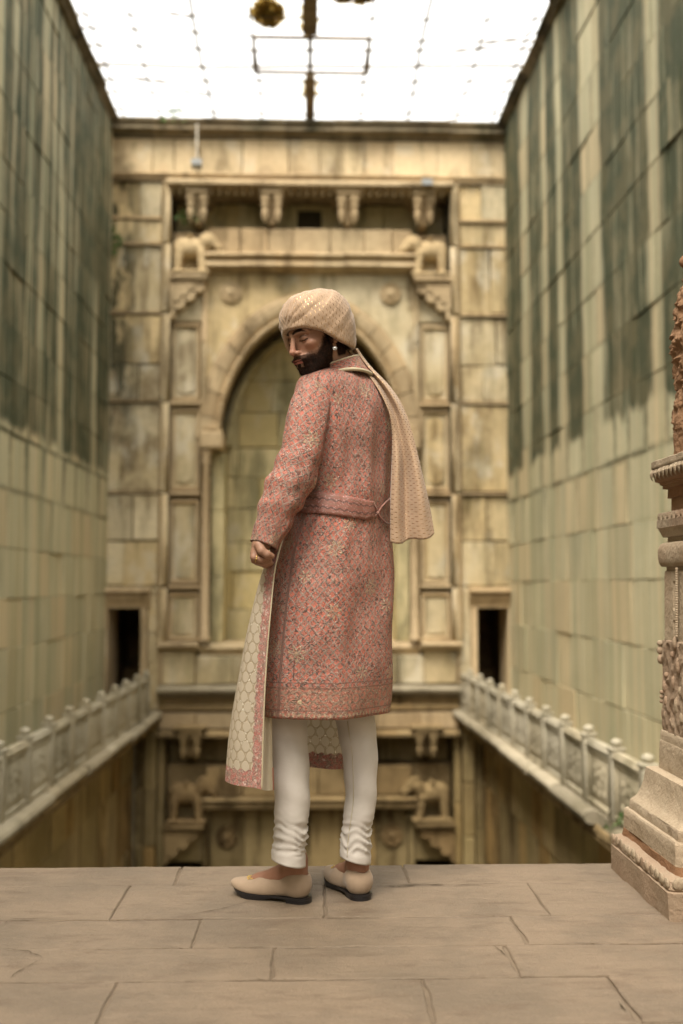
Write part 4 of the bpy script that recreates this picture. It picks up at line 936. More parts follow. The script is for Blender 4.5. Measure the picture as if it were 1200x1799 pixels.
# sculpted bracket figure above the eave
prof = [(1178, 812), (1179, 790), (1178, 778), (1178, 764), (1181, 761), (1180, 745), (1180, 728), (1184, 705), (1186, 690), (1183, 668), (1180, 650), (1177, 630), (1176, 615), (1177, 596), (1182, 576), (1182, 556), (1185, 540), (1188, 526), (1193, 515), (1197, 508), (1200, 496), (1201, 478), (1201, 470)]
LV = [phs(*q) for q in prof]; zz = np.linspace(LV[0][1], LV[-1][1], 260); ss = np.interp(zz, [l[1] for l in LV], [l[0] for l in LV])
rg = []
for s_, z_ in zip(ss, zz):
    a = np.linspace(0, 2*math.pi, 150, endpoint=False); sq = (np.abs(np.cos(a))**5+np.abs(np.sin(a))**5)**(-1/5)
    up = z_ > LV[4][1]; q = np.stack([np.cos(a)*s_*sq*16, np.sin(a)*s_*sq*16, np.full_like(a, z_*16)], -1)
    v = vnoise(q*2.3); v2 = vnoise(q*5.7+4)
    rel = (0.010*(1-2.4*np.abs(v))+0.004*v2+0.004*np.sin(a*34+6*v)) if up else 0.003*v2
    r_ = s_*1.075*sq-0.004+rel; rg.append(np.stack([PCX+np.cos(a)*r_, PCY+np.sin(a)*r_, np.full_like(a, z_)], -1))
mb = MB(); loft(mb, rg); obj('bracket_figure', mb, 'pillar_red', CP, smooth=True)
fs, fz = phs(1191, 463); mb = MB(); sphere(mb, (PCX-fs+0.018, PCY+fs-0.02, fz), 0.02, 16, 10, (1, 1, 1.1)); obj('finial', mb, 'pillar_red', CP, smooth=True)
# figure in relief on the visible face
mb = MB(); xf = PCX-phs(1163, 1200)[0]
def rf(px, py, out, r, sc3=(0.7, 1, 1)):
    Y = 3.4
    for _ in range(20): Y = (xf-out)/( (P(px, py, 1.0)[0]))
    q = P(px, py, Y); sphere(mb, q, r, 10, 7, sc3)
    return q
for (px, py, r_, s3) in ((1160, 1130, .016, (1, 1, .8)), (1160, 1142, .016, (1, .9, 1.2)), (1161, 1158, .016, (1, .9, 1.3)), (1171, 1186, .012, (1, 1, 1.1)), (1169, 1206, .017, (.8, 1, 1.7)), (1163, 1216, .011, (1, 1, .8)), (1163, 1224, .011, (1, 1, .8)), (1163, 1232, .011, (1, 1, .8)), (1171, 1232, .015, (.8, 1, 1.6)), (1170, 1256, .013, (.8, 1, 1.5)), (1186, 1130, .014, (.8, 1, 2)), (1182, 1150, .011, (1, 1, 1.2)), (1192, 1170, .016, (.8, 1, 2.2)), (1184, 1200, .015, (.8, 1, 2)), (1196, 1215, .014, (.8, 1, 1.5)), (1190, 1240, .018, (.8, 1, 2)), (1199, 1262, .016, (.8, 1, 1.6)), (1180, 1268, .012, (.8, 1, 1.4))):
    rf(px, py, 0.001, r_*0.8, s3)
tag(obj('relief_figures', mb, 'pillar_pink', CP, smooth=True), kind='stuff')
mb = MB()
for py in np.arange(1000, 1120, 4.2): rf(1189, py, 0.002, 0.0065, (0.8, 1, 0.9))
tag(obj('bead_strip', mb, 'pillar_stone', CP, smooth=True), kind='stuff')
# ================================================================== THE MAN
YM = 3.29
# ---- cloth and skin materials
def embroidered(name, border=False):
    t = NT(name); uv = t.uv(); u, v, _ = t.sep(uv)
    wv = t.comb(t.ma('MULTIPLY', t.ma('SUBTRACT', t.noise(uv, 60, 2), 0.5), 0.006), t.ma('MULTIPLY', t.ma('SUBTRACT', t.noise(t.vm(uv, (1, 1, 1), 'ADD'), 60, 2), 0.5), 0.006))
    uw = t.vm(uv, wv, 'ADD'); a, b, _ = t.sep(uw)
    p = t.ma('DIVIDE', t.ma('ADD', a, t.ma('MULTIPLY', b, 0.8)), 0.0225); q = t.ma('DIVIDE', t.ma('SUBTRACT', a, t.ma('MULTIPLY', b, 0.8)), 0.0225)
    pp = t.ma('PINGPONG', p, 0.5); qq = t.ma('PINGPONG', q, 0.5)
    line = t.ma('SUBTRACT', 1.0, t.ss(t.ma('MINIMUM', pp, qq), 0.07, 0.15))
    vig = t.ma('ABSOLUTE', t.ma('SUBTRACT', t.noise(uv, 95, 3, 0.6, 0.8), 0.5)); vine = t.ma('SUBTRACT', 1.0, t.ss(vig, 0.012, 0.05))
    vig2 = t.ma('ABSOLUTE', t.ma('SUBTRACT', t.noise(t.vm(uv, (3, 7, 1), 'ADD'), 58, 2, 0.5, 1.0), 0.5)); vine2 = t.ma('SUBTRACT', 1.0, t.ss(vig2, 0.01, 0.035))
    pink = t.mix(t.ss(t.noise(uv, 38, 3), 0.35, 0.65), (0.46, 0.122, 0.077), (0.41, 0.135, 0.1))
    pink = t.mix(t.ss(t.noise(uv, 4.0, 2), 0.35, 0.7), pink, (0.40, 0.15, 0.11))
    c = t.mix(t.ma('MULTIPLY', line, 0.85), pink, (0.285, 0.225, 0.185))
    c = t.mix(t.ma('MULTIPLY', vine, 0.5), c, (0.39, 0.315, 0.25))
    c = t.mix(t.ma('MULTIPLY', vine2, 0.85), c, (0.06, 0.045, 0.038))
    # larger lotus sprigs
    vo = t.voro(uv, 10.5, 'F1', 0.55); dv = t.vm(t.vm(uv, (10.5, 10.5, 0)), t.vm(vo.outputs['Position'], (10.5, 10.5, 0)), 'SUBTRACT')
    dx, dy, _ = t.sep(dv); ang = t.ma('ARCTAN2', dy, dx); dist = vo.outputs['Distance']
    pet = t.ma('ADD', 0.17, t.ma('MULTIPLY', t.ma('SINE', t.ma('MULTIPLY', ang, 7.0)), 0.07))
    ring = t.ma('SUBTRACT', 1.0, t.ss(t.ma('ABSOLUTE', t.ma('SUBTRACT', dist, pet)), 0.02, 0.055))
    core = t.ma('SUBTRACT', 1.0, t.ss(dist, 0.05, 0.09)); lotus = t.ma('MAXIMUM', ring, core)
    c = t.mix(t.ma('MULTIPLY', lotus, 0.62), c, (0.45, 0.36, 0.23))
    # hem border bands
    hem = t.ma('SUBTRACT', 1.0, t.ss(v, 0.094, 0.096))
    scl = t.voro(t.vm(uv, (1, 1.0, 1)), 34, 'F1', 0.3); sw = t.ma('SINE', t.ma('MULTIPLY', scl.outputs['Distance'], 16.0))
    bc = t.mix(t.ss(sw, -0.3, 0.5), (0.40, 0.16, 0.11), (0.30, 0.20, 0.14)); bc = t.mix(t.ma('MULTIPLY', vine2, 0.7), bc, (0.12, 0.085, 0.065)); bc = t.mix(t.ma('MULTIPLY', core, 0.8), bc, (0.45, 0.36, 0.22))
    c = t.mix(t.ma('MULTIPLY', hem, 0.85), c, bc)
    for v0 in (0.0255, 0.0905, 0.106):
        ln = t.ma('SUBTRACT', 1.0, t.ss(t.ma('ABSOLUTE', t.ma('SUBTRACT', v, v0)), 0.0012, 0.0026)); c = t.mix(t.ma('MULTIPLY', ln, 0.8), c, (0.19, 0.10, 0.075))
    dots = t.ma('MULTIPLY', t.ma('SUBTRACT', 1.0, t.ss(t.ma('ABSOLUTE', t.ma('SUBTRACT', v, 0.012)), 0.004, 0.006)), t.ss(t.ma('PINGPONG', t.ma('DIVIDE', u, 0.014), 0.5), 0.3, 0.38))
    c = t.mix(t.ma('MULTIPLY', dots, 0.7), c, (0.42, 0.33, 0.22))
    # sequins and zari thread
    sq = t.voro(uv, 330); sr, sg, sb = t.sep(sq.outputs['Color']); seq = t.ma('MULTIPLY', t.ss(sr, 0.86, 0.88), t.ss(t.noise(uv, 24, 3), 0.46, 0.6))
    sed = t.ma('MULTIPLY', seq, t.ma('SUBTRACT', 1.0, t.ss(sq.outputs['Distance'], 0.3, 0.42)))
    c = t.mix(sed, c, (0.80, 0.70, 0.58))
    zari = t.ma('MAXIMUM', t.ma('MULTIPLY', vine, 0.6), sed)
    t.out(c, t.ma('SUBTRACT', 0.75, t.ma('MULTIPLY', zari, 0.45)), 0.3, Metallic=t.ma('MULTIPLY', zari, 0.45))
    hgt = t.ma('ADD', t.ma('ADD', t.ma('MULTIPLY', line, 0.5), t.ma('MULTIPLY', vine, 0.8)), t.ma('ADD', lotus, t.ma('MULTIPLY', sed, 1.0)))
    hgt = t.ma('ADD', hgt, t.ma('MULTIPLY', sg, t.ma('MULTIPLY', zari, 0.8)))
    t.bump(hgt, 0.8, 0.0022)
embroidered('coat_cloth')
def band_cloth():
    t = NT('belt_cloth'); uv = t.uv(); u, v, _ = t.sep(uv)
    base = t.mix(t.ss(t.noise(uv, 140, 2), 0.4, 0.6), (0.25, 0.092, 0.068), (0.205, 0.10, 0.075))
    z = t.ma('PINGPONG', t.ma('DIVIDE', u, 0.024), 0.5)
    def zig(v0, amp, w_): return t.ma('SUBTRACT', 1.0, t.ss(t.ma('ABSOLUTE', t.ma('SUBTRACT', v, t.ma('ADD', v0, t.ma('MULTIPLY', z, amp)))), w_*0.5, w_))
    c = base
    for v0 in (0.020, 0.052): c = t.mix(t.ma('MULTIPLY', zig(v0, 0.016, 0.0045), 0.85), c, (0.085, 0.045, 0.035))
    for v0 in (0.012, 0.040, 0.070):
        ln = t.ma('SUBTRACT', 1.0, t.ss(t.ma('ABSOLUTE', t.ma('SUBTRACT', v, v0)), 0.001, 0.0025)); c = t.mix(t.ma('MULTIPLY', ln, 0.8), c, (0.2, 0.11, 0.08))
    sq = t.voro(uv, 330); sr, sg, sb = t.sep(sq.outputs['Color']); seq = t.ss(sr, 0.86, 0.88); c = t.mix(t.ma('MULTIPLY', seq, 0.4), c, (0.5, 0.34, 0.32))
    t.out(c, 0.6, 0.3); t.bump(t.ma('ADD', t.noise(uv, 500, 2), seq), 0.4, 0.001)
band_cloth()
def turban_cloth(name, base1, base2):
    t = NT(name); uv = t.uv(); u, v, _ = t.sep(uv)
    row = t.ma('FLOOR', t.ma('DIVIDE', v, 0.0135)); off = t.ma('MULTIPLY', t.ma('MODULO', row, 2.0), 0.5)
    fu = t.ma('FRACT', t.ma('ADD', t.ma('DIVIDE', u, 0.0155), off)); fv = t.ma('FRACT', t.ma('DIVIDE', v, 0.0135))
    dash = t.ma('MULTIPLY', t.ma('LESS_THAN', t.ma('ABSOLUTE', t.ma('SUBTRACT', fu, 0.5)), 0.065), t.ma('LESS_THAN', t.ma('ABSOLUTE', t.ma('SUBTRACT', fv, 0.5)), 0.33))
    c = t.mix(t.ss(t.noise(uv, 14, 4), 0.35, 0.65), base1, base2)
    weave = t.noise(t.vm(uv, (300, 60, 1)), 3.0, 2)
    c = t.mix(t.ma('MULTIPLY', t.ss(weave, 0.45, 0.7), 0.25), c, (0.36, 0.23, 0.13))
    c = t.mix(t.ma('MULTIPLY', dash, 0.85), c, (0.52, 0.34, 0.16))
    t.out(c, t.ma('SUBTRACT', 0.7, t.ma('MULTIPLY', dash, 0.48)), 0.35, Metallic=t.ma('MULTIPLY', dash, 0.8), Sheen_Weight=0.2)
    t.bump(t.ma('ADD', t.ma('MULTIPLY', weave, 0.5), t.ma('ADD', dash, t.ma('MULTIPLY', t.noise(t.vm(uv, (25, 110, 1)), 1.0, 3), 1.4))), 0.28, 0.0015)
turban_cloth('turban_cloth', (0.375, 0.255, 0.165), (0.32, 0.215, 0.135))
def stole_cloth():
    t = NT('stole_cloth'); uv = t.uv(); u, v, _ = t.sep(uv)
    # honeycomb of cream buttas: two offset lattices
    sx, sy = 0.034, 0.058
    def lat(ou, ov):
        a = t.ma('SUBTRACT', t.ma('FRACT', t.ma('ADD', t.ma('DIVIDE', u, sx), ou)), 0.5); b = t.ma('SUBTRACT', t.ma('FRACT', t.ma('ADD', t.ma('DIVIDE', v, sy), ov)), 0.5)
        a = t.ma('DIVIDE', a, 0.47); b = t.ma('DIVIDE', b, 0.315)
        return t.ma('ADD', t.ma('POWER', t.ma('ABSOLUTE', a), 1.7), t.ma('POWER', t.ma('ABSOLUTE', b), 1.7))
    d = t.ma('MINIMUM', lat(0, 0), lat(0.5, 0.5)); cell = t.ma('SUBTRACT', 1.0, t.ss(d, 0.72, 0.9)); rim = t.ma('MULTIPLY', t.ss(d, 0.80, 0.9), t.ma('SUBTRACT', 1.0, t.ss(d, 0.95, 1.1)))
    net = t.mix(t.ss(t.noise(uv, 200, 2), 0.4, 0.6), (0.46, 0.38, 0.27), (0.40, 0.325, 0.225))
    c = t.mix(cell, net, (0.53, 0.455, 0.345))
    c = t.mix(t.ma('MULTIPLY', rim, 0.35), c, (0.29, 0.22, 0.13))
    sq = t.voro(uv, 170); sr, sg, sb = t.sep(sq.outputs['Color'])
    gl = t.ma('MULTIPLY', t.ma('MULTIPLY', t.ss(sr, 0.78, 0.8), t.ss(d, 0.85, 1.0)), t.ss(t.noise(uv, 18, 2), 0.42, 0.6))
    c = t.mix(gl, c, (0.85, 0.8, 0.68))
    bord = t.ma('MAXIMUM', t.ma('SUBTRACT', 1.0, t.ss(t.ma('ADD', u, t.ma('MULTIPLY', t.ma('SINE', t.ma('MULTIPLY', v, 210.0)), 0.0025)), 0.040, 0.042)), t.ma('SUBTRACT', 1.0, t.ss(t.ma('ADD', v, t.ma('MULTIPLY', t.ma('SINE', t.ma('MULTIPLY', u, 210.0)), 0.0035)), 0.047, 0.049)))
    vig = t.ma('ABSOLUTE', t.ma('SUBTRACT', t.noise(uv, 95, 3, 0.6, 0.8), 0.5)); vine = t.ma('SUBTRACT', 1.0, t.ss(vig, 0.012, 0.05))
    bc = t.mix(t.ss(t.noise(uv, 60, 2), 0.42, 0.6), (0.42, 0.15, 0.12), (0.29, 0.19, 0.14)); bc = t.mix(t.ma('MULTIPLY', vine, 0.7), bc, (0.40, 0.30, 0.25))
    vig2 = t.ma('ABSOLUTE', t.ma('SUBTRACT', t.noise(t.vm(uv, (3, 7, 1), 'ADD'), 80, 3, 0.6, 1.0), 0.5)); bc = t.mix(t.ma('MULTIPLY', t.ma('SUBTRACT', 1.0, t.ss(vig2, 0.01, 0.04)), 0.7), bc, (0.13, 0.09, 0.08))
    s2 = t.ss(sg, 0.93, 0.94); bc = t.mix(t.ma('MULTIPLY', s2, 0.7), bc, (0.6, 0.47, 0.4))
    c = t.mix(bord, c, bc)
    t.out(c, 0.65, 0.3, Metallic=t.ma('MULTIPLY', gl, 0.6))
    t.bump(t.ma('ADD', t.ma('ADD', cell, gl), t.ma('MULTIPLY', t.ma('ADD', vine, s2), bord)), 0.5, 0.0015)
    tr = t.n('ShaderNodeBsdfTranslucent', {'Color': c}); mx_ = t.n('ShaderNodeMixShader', {0: t.ma('MULTIPLY', t.ma('SUBTRACT', 1.0, bord), 0.3)})
    t.t.links.new(t.b.outputs[0], mx_.inputs[1]); t.t.links.new(tr.outputs[0], mx_.inputs[2]); t.t.links.new(mx_.outputs[0], t.t.nodes['Material Output'].inputs[0])
stole_cloth()
def fabric(name, c1, c2, rough=0.8, scale=400):
    t = NT(name); p = t.pos(); c = t.mix(t.ss(t.noise(p, 9, 4), 0.35, 0.65), c1, c2)
    t.out(c, rough, 0.25, Sheen_Weight=0.15); t.bump(t.ma('ADD', t.noise(p, scale, 2), t.ma('MULTIPLY', t.noise(t.vm(p, (30, 30, 90)), 1.0, 3), 1.2)), 0.25, 0.0015)
fabric('trouser_cloth', (0.50, 0.455, 0.405), (0.46, 0.42, 0.37)); fabric('piping_cloth', (0.46, 0.40, 0.27), (0.40, 0.34, 0.22)); fabric('lining_cloth', (0.62, 0.55, 0.42), (0.56, 0.49, 0.36)); fabric('red_lining', (0.25, 0.04, 0.03), (0.2, 0.03, 0.025))
fabric('suede', (0.35, 0.255, 0.175), (0.29, 0.21, 0.14), 0.9, 250)
simple('sole_black', (0.012, 0.011, 0.012), 0.28, 0.5); simple('gold', (0.60, 0.42, 0.13), 0.35, 0.5, 1.0); simple('pearl', (0.42, 0.41, 0.39), 0.2, 0.6, 0.5); simple('hair', (0.014, 0.009, 0.006), 0.7, 0.15)
fabric('tie_dark', (0.06, 0.03, 0.025), (0.05, 0.028, 0.022)); fabric('tie_cloth', (0.27, 0.12, 0.09), (0.22, 0.12, 0.09))
def skin_mat():
    t = NT('skin'); ca = t.n('ShaderNodeVertexColor', layer_name='Col').outputs[0]; p = t.pos()
    c = t.mix(t.ma('MULTIPLY', t.ss(t.noise(p, 160, 3), 0.4, 0.7), 0.18), ca, t.mix(0.5, ca, (0.25, 0.10, 0.06)))
    lum = t.ss(t.sep(ca)[0], 0.03, 0.2)
    t.out(c, t.ma('SUBTRACT', 0.75, t.ma('MULTIPLY', lum, 0.25)), t.ma('ADD', t.ma('MULTIPLY', lum, 0.2), 0.03), Subsurface_Weight=t.ma('MULTIPLY', lum, 0.08)); t.b.inputs['Subsurface Radius'].default_value = (0.012, 0.005, 0.003); t.bump(t.noise(p, 700, 2), 0.12, 0.0006)
skin_mat()

# ---- head frame: turned over his left shoulder, looking down
ha, hp, hr = R(35), R(21), R(3)
hf = np.array([-math.cos(ha)*math.cos(hp), -math.sin(ha)*math.cos(hp), -math.sin(hp)])
hl = np.array([math.sin(ha), -math.cos(ha), 0.0]); hu = np.cross(hf, hl)
HO = P(543, 592, 3.18) - 0.064*hf - 0.045*hl + 0.004*hu
def h2w(v): v = np.asarray(v, float); return HO + v[..., 0:1]*hf + v[..., 1:2]*hl + v[..., 2:3]*hu
def w2h(v): d = np.asarray(v, float)-HO; return np.stack([d@hf, d@hl, d@hu], -1)
def head_sdf(X, Y, Z):
    X, Y, Z = X*1000, Y*1000, Z*1000; Ya = np.abs(Y)
    d = sd_ell(X, Y, Z, (-8, 0, 32), (94, 75, 88))
    d = smin(d, sd_ell(X, Y, Z, (34, 0, -38), (52, 56, 74)), 22)
    d = smin(d, sd_cap(X, Ya, Z, (2, 56, -48), (62, 20, -98), 15, 15), 18)
    d = smin(d, sd_ell(X, Y, Z, (76, 0, -99), (20, 22, 18)), 14)
    d = smin(d, sd_ell(X, Ya, Z, (60, 46, -22), (20, 18, 15)), 14)
    d = smin(d, sd_cap(X, Ya, Z, (88, 12, 17), (70, 50, 18), 8, 8), 12)
    d = smax(d, -sd_ell(X, Ya, Z, (93, 32, -3), (16, 19, 14)), 10)
    d = smin(d, sd_ell(X, Ya, Z, (70, 32, -3), (14.5, 17, 13.5)), 3)
    lid = np.sqrt((X-70)**2/210+(Ya-32)**2/290+(Z+3)**2/185)-1.0
    d = np.where((np.abs(Z-6-0.012*(Ya-32)**2*-1) < 1.0) & (np.abs(lid) < 0.2), d+0.8, d)
    d = smin(d, sd_cap(X, Y, Z, (88, 0, 12), (107, 0, -34), 6.5, 9.5), 7)
    d = smin(d, sd_ell(X, Y, Z, (108, 0, -36), (9.5, 9.5, 8.5)), 5)
    d = smin(d, sd_ell(X, Ya, Z, (97, 12, -40), (9, 7, 7)), 4)
    d = smax(d, -sd_ell(X, Ya, Z, (101, 7, -46), (5, 3.2, 4)), 2)
    d = smin(d, sd_ell(X, Y, Z, (84, 0, -62), (14, 28, 20)), 10)
    d = smin(d, sd_ell(X, Y, Z, (92.5, 0, -61.5), (7, 21, 4.2)), 3)
    d = smin(d, sd_ell(X, Y, Z, (91.5, 0, -70), (7.2, 18, 5)), 3)
    d = smax(d, -sd_cap(X, Ya, Z, (103, 0, -65.2), (86, 25, -66.5), 1.6, 1.2), 2.0)
    d = smin(d, sd_ell(X, Y, Z, (82, 0, -84), (9, 16, 5)), 8)
    ear = sd_ell(X, Ya, Z, (-6, 77, -14), (17, 7, 31)); ear = smax(ear, -sd_ell(X, Ya, Z, (-2, 86, -8), (10, 6, 20)), 4); d = smin(d, ear, 4)
    d = smin(d, sd_cap(X, Y, Z, (-22, 0, -55), (-34, 0, -175), 54, 58), 22)
    # beard volume
    bv = (sm01(-18-0.55*np.clip(X-10, 0, 60), Z, -1))*sm01(8, X, 1)*sm01(-128, Z, 1)*(1-sm01(10, 9-np.abs(Z+66)+10, 1)*(Ya < 21)*(X > 85))
    d = d - 3.2*bv*np.clip((np.abs(Ya)+40)/60, 0, 1)
    return d/1000.0
def sm01(e, x, s, w_=9.0): return np.clip((s*(x-e))/w_+0.5, 0, 1)
hv, hfc = surf_nets(head_sdf, (-0.115, -0.098, -0.165), (0.13, 0.098, 0.135), 0.0019)
SK = np.array([0.31, 0.172, 0.112]); HAIR = np.array([0.012, 0.0075, 0.0055])
def head_color(v):
    x, y, z = v[:, 0]*1000, v[:, 1]*1000, v[:, 2]*1000; ya = np.abs(y); n1 = vnoise(v*420); n2 = vnoise(v*900+3); n3 = vnoise(v*60)
    c = np.tile(SK, (len(v), 1))*(1+0.05*n3[:, None])
    red = np.exp(-((x-105)**2+(z+36)**2+y**2)/500.0)*0.5 + np.exp(-((x-72)**2+(ya-42)**2+(z+25)**2)/700.0)*0.3
    c = c*(1-red[:, None]) + np.array([0.42, 0.18, 0.125])*red[:, None]
    soc = np.exp(-((x-84)**2/300+(ya-30)**2/260+(z-4)**2/120)); c = c*(1-0.45*soc[:, None])
    # beard
    line = np.interp(x, [5, 14, 23, 40, 60, 76, 90, 110], [20, 6, -8, -31, -50, -48, -46, -46])
    m = np.clip((line-z)/np.interp(x, [10, 24, 68, 80], [8, 20, 15, 6])+0.3+0.4*n1+0.25*n2, 0, 1)*np.clip((x-0)/8+0.2*n1, 0, 1)*np.clip((z+128)/8, 0, 1)
    gap = np.clip((ya-17-4*n1)/5, 0, 1)
    must = (x > 80) & (z > -59)
    m = np.where(must & (z > -47.5-0.10*ya) , 0, m)
    below = (x > 80) & (z < -74.5) & (z > -86) & (ya > 9) & (ya < 19); m = np.where(below, m*0.55, m)
    dens = np.clip((line-z)/26, 0.0, 1)*0.25+0.74
    lips = (np.abs(z+66.5+0.012*ya**1.5) < 7.0-0.004*ya**2) & (ya < 24) & (x > 82)
    m = m*dens; m = np.where(lips, 0, m)
    hair = np.clip((-12-x)/8, 0, 1)*np.clip((z+92)/10, 0, 1)*np.clip((72-ya)/4+0.5, 0, 1); side = ((x > -12) & (x < 16) & (z > -20) & (ya > 62) & (ya < 74)); m = np.maximum(m, hair); m = np.where(side, np.maximum(m, 0.9), m)
    c = np.where(lips[:, None], np.array([0.33, 0.11, 0.085]), c)
    mouth = (np.abs(z+65.4+0.002*ya**2*0.5) < 1.4) & (ya < 23) & (x > 80); c = np.where(mouth[:, None], np.array([0.06, 0.02, 0.018]), c)
    bz = 20+2.5*np.sin((ya-12)/38*math.pi)*1.6-np.clip(ya-40, 0, 20)*0.25; bw = np.interp(ya, [8, 14, 34, 50, 56], [2.0, 5.2, 4.6, 2.2, 0.3])
    br = np.clip((bw-np.abs(z-bz))/1.6+0.4+0.35*n1, 0, 1)*((ya > 9) & (ya < 56) & (x > 45)); m = np.maximum(m, br)
    la = (np.abs(z+9.5-0.010*(ya-32)**2+0.0) < 1.5) & (np.abs(ya-32) < 17) & (x > 66); m = np.where(la, 0.97, m)
    cr = (np.abs(z-6+0.018*(ya-32)**2) < 0.9) & (np.abs(ya-32) < 15) & (x > 66); m = np.where(cr, np.maximum(m, 0.45), m)
    m = np.clip(m*(1.06+0.15*n2), 0, 0.99)
    nos = np.exp(-((x-101)**2/20+(ya-7)**2/10+(z+47)**2/14)); m = np.maximum(m, np.clip(nos*1.1, 0, 0.8))
    return c*(1-m[:, None])+HAIR*m[:, None]
hcol = head_color(hv); hw_ = h2w(hv)

# ---- garment tables from the photograph: row, left, right
COAT = [(644, 580, 632), (650, 573, 640), (658, 556, 652), (666, 540, 662), (675, 528, 673), (690, 521, 681), (720, 519, 687), (760, 521, 690), (800, 525, 690), (850, 527, 689), (890, 521, 687), (905, 516, 687), (950, 499, 686), (1000, 486, 686), (1050, 478, 687), (1100, 472, 687), (1150, 467, 686), (1200, 463, 684), (1232, 461, 682), (1250, 460, 680)]
FA = R(50); Lv = np.array([-math.cos(FA), -math.sin(FA), 0]); Fv = np.array([-math.sin(FA), math.cos(FA), 0])   # his left, his front
YC = 3.33
def coat_ring(py, nphi=160, grow=0.0, wr=True):
    l, r = float(smooth_interp(py, COAT, 1)), float(smooth_interp(py, COAT, 2))
    c = P((l+r)/2, py, YC); hwid = (P(r, py, YC)[0]-P(l, py, YC)[0])/2
    ar = np.interp(py, [640, 660, 690, 800, 905, 1000, 1257], [1.05, 1.5, 1.55, 1.45, 1.3, 1.2, 1.18])
    a = hwid/math.hypot(math.cos(FA), math.sin(FA)/ar)+grow; b = hwid/math.hypot(math.cos(FA), math.sin(FA)/ar)/ar+grow
    ph = np.linspace(0, 2*math.pi, nphi, endpoint=False); e = 2.3
    ca, sa = np.cos(ph), np.sin(ph)
    x = a*np.sign(ca)*np.abs(ca)**(2/e); y = b*np.sign(sa)*np.abs(sa)**(2/e)
    rr = np.hypot(x, y); k = np.hypot(a*ca, b*sa); x, y = x*(0.5+0.5*k/rr), y*(0.5+0.5*k/rr)
    pts = c + x[:, None]*Lv + y[:, None]*Fv
    dr = (ca[:, None]*Lv+sa[:, None]*Fv)
    if wr:
        z = pts[:, 2]; q = np.stack([ph*1.0, z*7, np.zeros_like(z)], -1)
        fold = 0.0085*np.sin(ph*3+z*9+2*vnoise(np.stack([np.cos(ph)*2, np.sin(ph)*2, z*6], -1)))*np.interp(py, [640, 720, 860, 905, 940, 1257], [0, .7, 1.0, .5, .7, .5])
        fold = fold + 0.007*vnoise(np.stack([np.cos(ph)*5, np.sin(ph)*5, z*11], -1))*np.interp(py, [640, 700, 905, 1000, 1257], [.2, 1, 1.1, .6, .4])
        fold = fold + 0.011*np.sin(ph*6+1.0+0.8*np.sin(z*5))*np.interp(py, [640, 920, 1257], [0, 0, 0.9])
        pts = pts + dr*fold[:, None]
    return pts, dr, ph
rowsC = np.concatenate([np.linspace(644, 700, 22), np.linspace(706, 1250, 100)])
NPH = 200; rings = []; uvs = []
for py in rowsC:
    p_, d_, ph = coat_ring(py, NPH)
    rings.append(p_)
rings = np.array(rings)
# the hem rises a little at his left; a pressed vent runs up the back panel
zh = rings[:, :, 2]; hemz = rings[-1, :, 2].mean()
ctr = rings.mean(1, keepdims=True)
# vent: an overlapping panel edge at the photo column 520
vis = rings[-1]; ang_v = None
proj = lambda p: (PW/2+F_PX*((p-CAM)@cR)/((p-CAM)@cF), PH/2-F_PX*((p-CAM)@cU)/((p-CAM)@cF))
for i in range(len(rowsC)):
    if rowsC[i] > 1010:
        pxs = np.array([proj(q)[0] for q in rings[i]]); near = rings[i][:, 1] < ctr[i, 0, 1]
        tgt = np.interp(rowsC[i], [1015, 1257], [525, 513]); k = np.where(near)[0]; 
        out = np.where((pxs > tgt) & near, 0.0045*np.clip((rowsC[i]-1012)/15, 0, 1)*np.clip((pxs-tgt)/1.5, 0, 1)*np.clip(1-(pxs-tgt-25)/90, 0, 1), 0.0)
        dr = rings[i]-ctr[i]; dr /= np.linalg.norm(dr, axis=1)[:, None]; rings[i] += dr*out[:, None]
per = np.linalg.norm(np.diff(rings[70], axis=0, append=rings[70][:1]), axis=1); ucum = np.concatenate([[0], np.cumsum(per)])
uvg = np.zeros((len(rowsC), NPH, 2)); uvg[:, :, 0] = ucum[:-1][None]; uvg[:, :, 1] = rings[:, :, 2]-hemz
# ---- body (one skin mesh: trunk, limbs, hands, feet, head)
SHL = P(556, 714, 3.20); ELL = P(505, 862, 3.13); WRL = P(466, 948, 3.10)
SHR = P(654, 694, 3.44); ELR = P(664, 868, 3.47); WRR = P(590, 935, 3.56)
LEGS = {'l': [(1180, 458, 552), (1230, 461, 545), (1260, 463, 540), (1312, 475, 541), (1359, 479, 544), (1405, 482, 545), (1433, 482, 543), (1448, 482, 541), (1464, 480, 542), (1482, 480, 539), (1500, 478, 537), (1519, 478, 536)],
        'r': [(1180, 580, 664), (1230, 584, 662), (1260, 588, 659), (1312, 599, 663), (1359, 604, 663), (1405, 606, 661), (1436, 603, 657), (1454, 601, 653), (1476, 598, 654), (1497, 598, 652), (1514, 598, 650)]}
YL = {'l': (3.31, 3.262), 'r': (3.36, 3.335)}
def leg_c(s, py):
    t = LEGS[s]; l, r = float(smooth_interp(py, t, 1)), float(smooth_interp(py, t, 2)); Y = np.interp(py, [1180, 1519], YL[s]); c = P((l+r)/2, py, Y); return c, (P(r, py, Y)[0]-P(l, py, Y)[0])/2
dL = np.array([-0.915, 0.40, 0]); dL /= np.linalg.norm(dL); dR = np.array([-0.40, 0.92, 0]); dR /= np.linalg.norm(dR)
HEEL = {'l': G(541, 1574)+dL*0.004, 'r': G(634, 1571)}
HEEL['l'][:2] = P(545, 1560, 3.305)[:2]; HEEL['r'][:2] = P(641, 1560, 3.315)[:2]
hipL = P(545, 1090, 3.30); hipR = P(625, 1090, 3.38); PEL = P(585, 1060, YC); CHEST = P(600, 760, YC+0.02); NECK = P(598, 655, YC-0.02)
ANK = {}
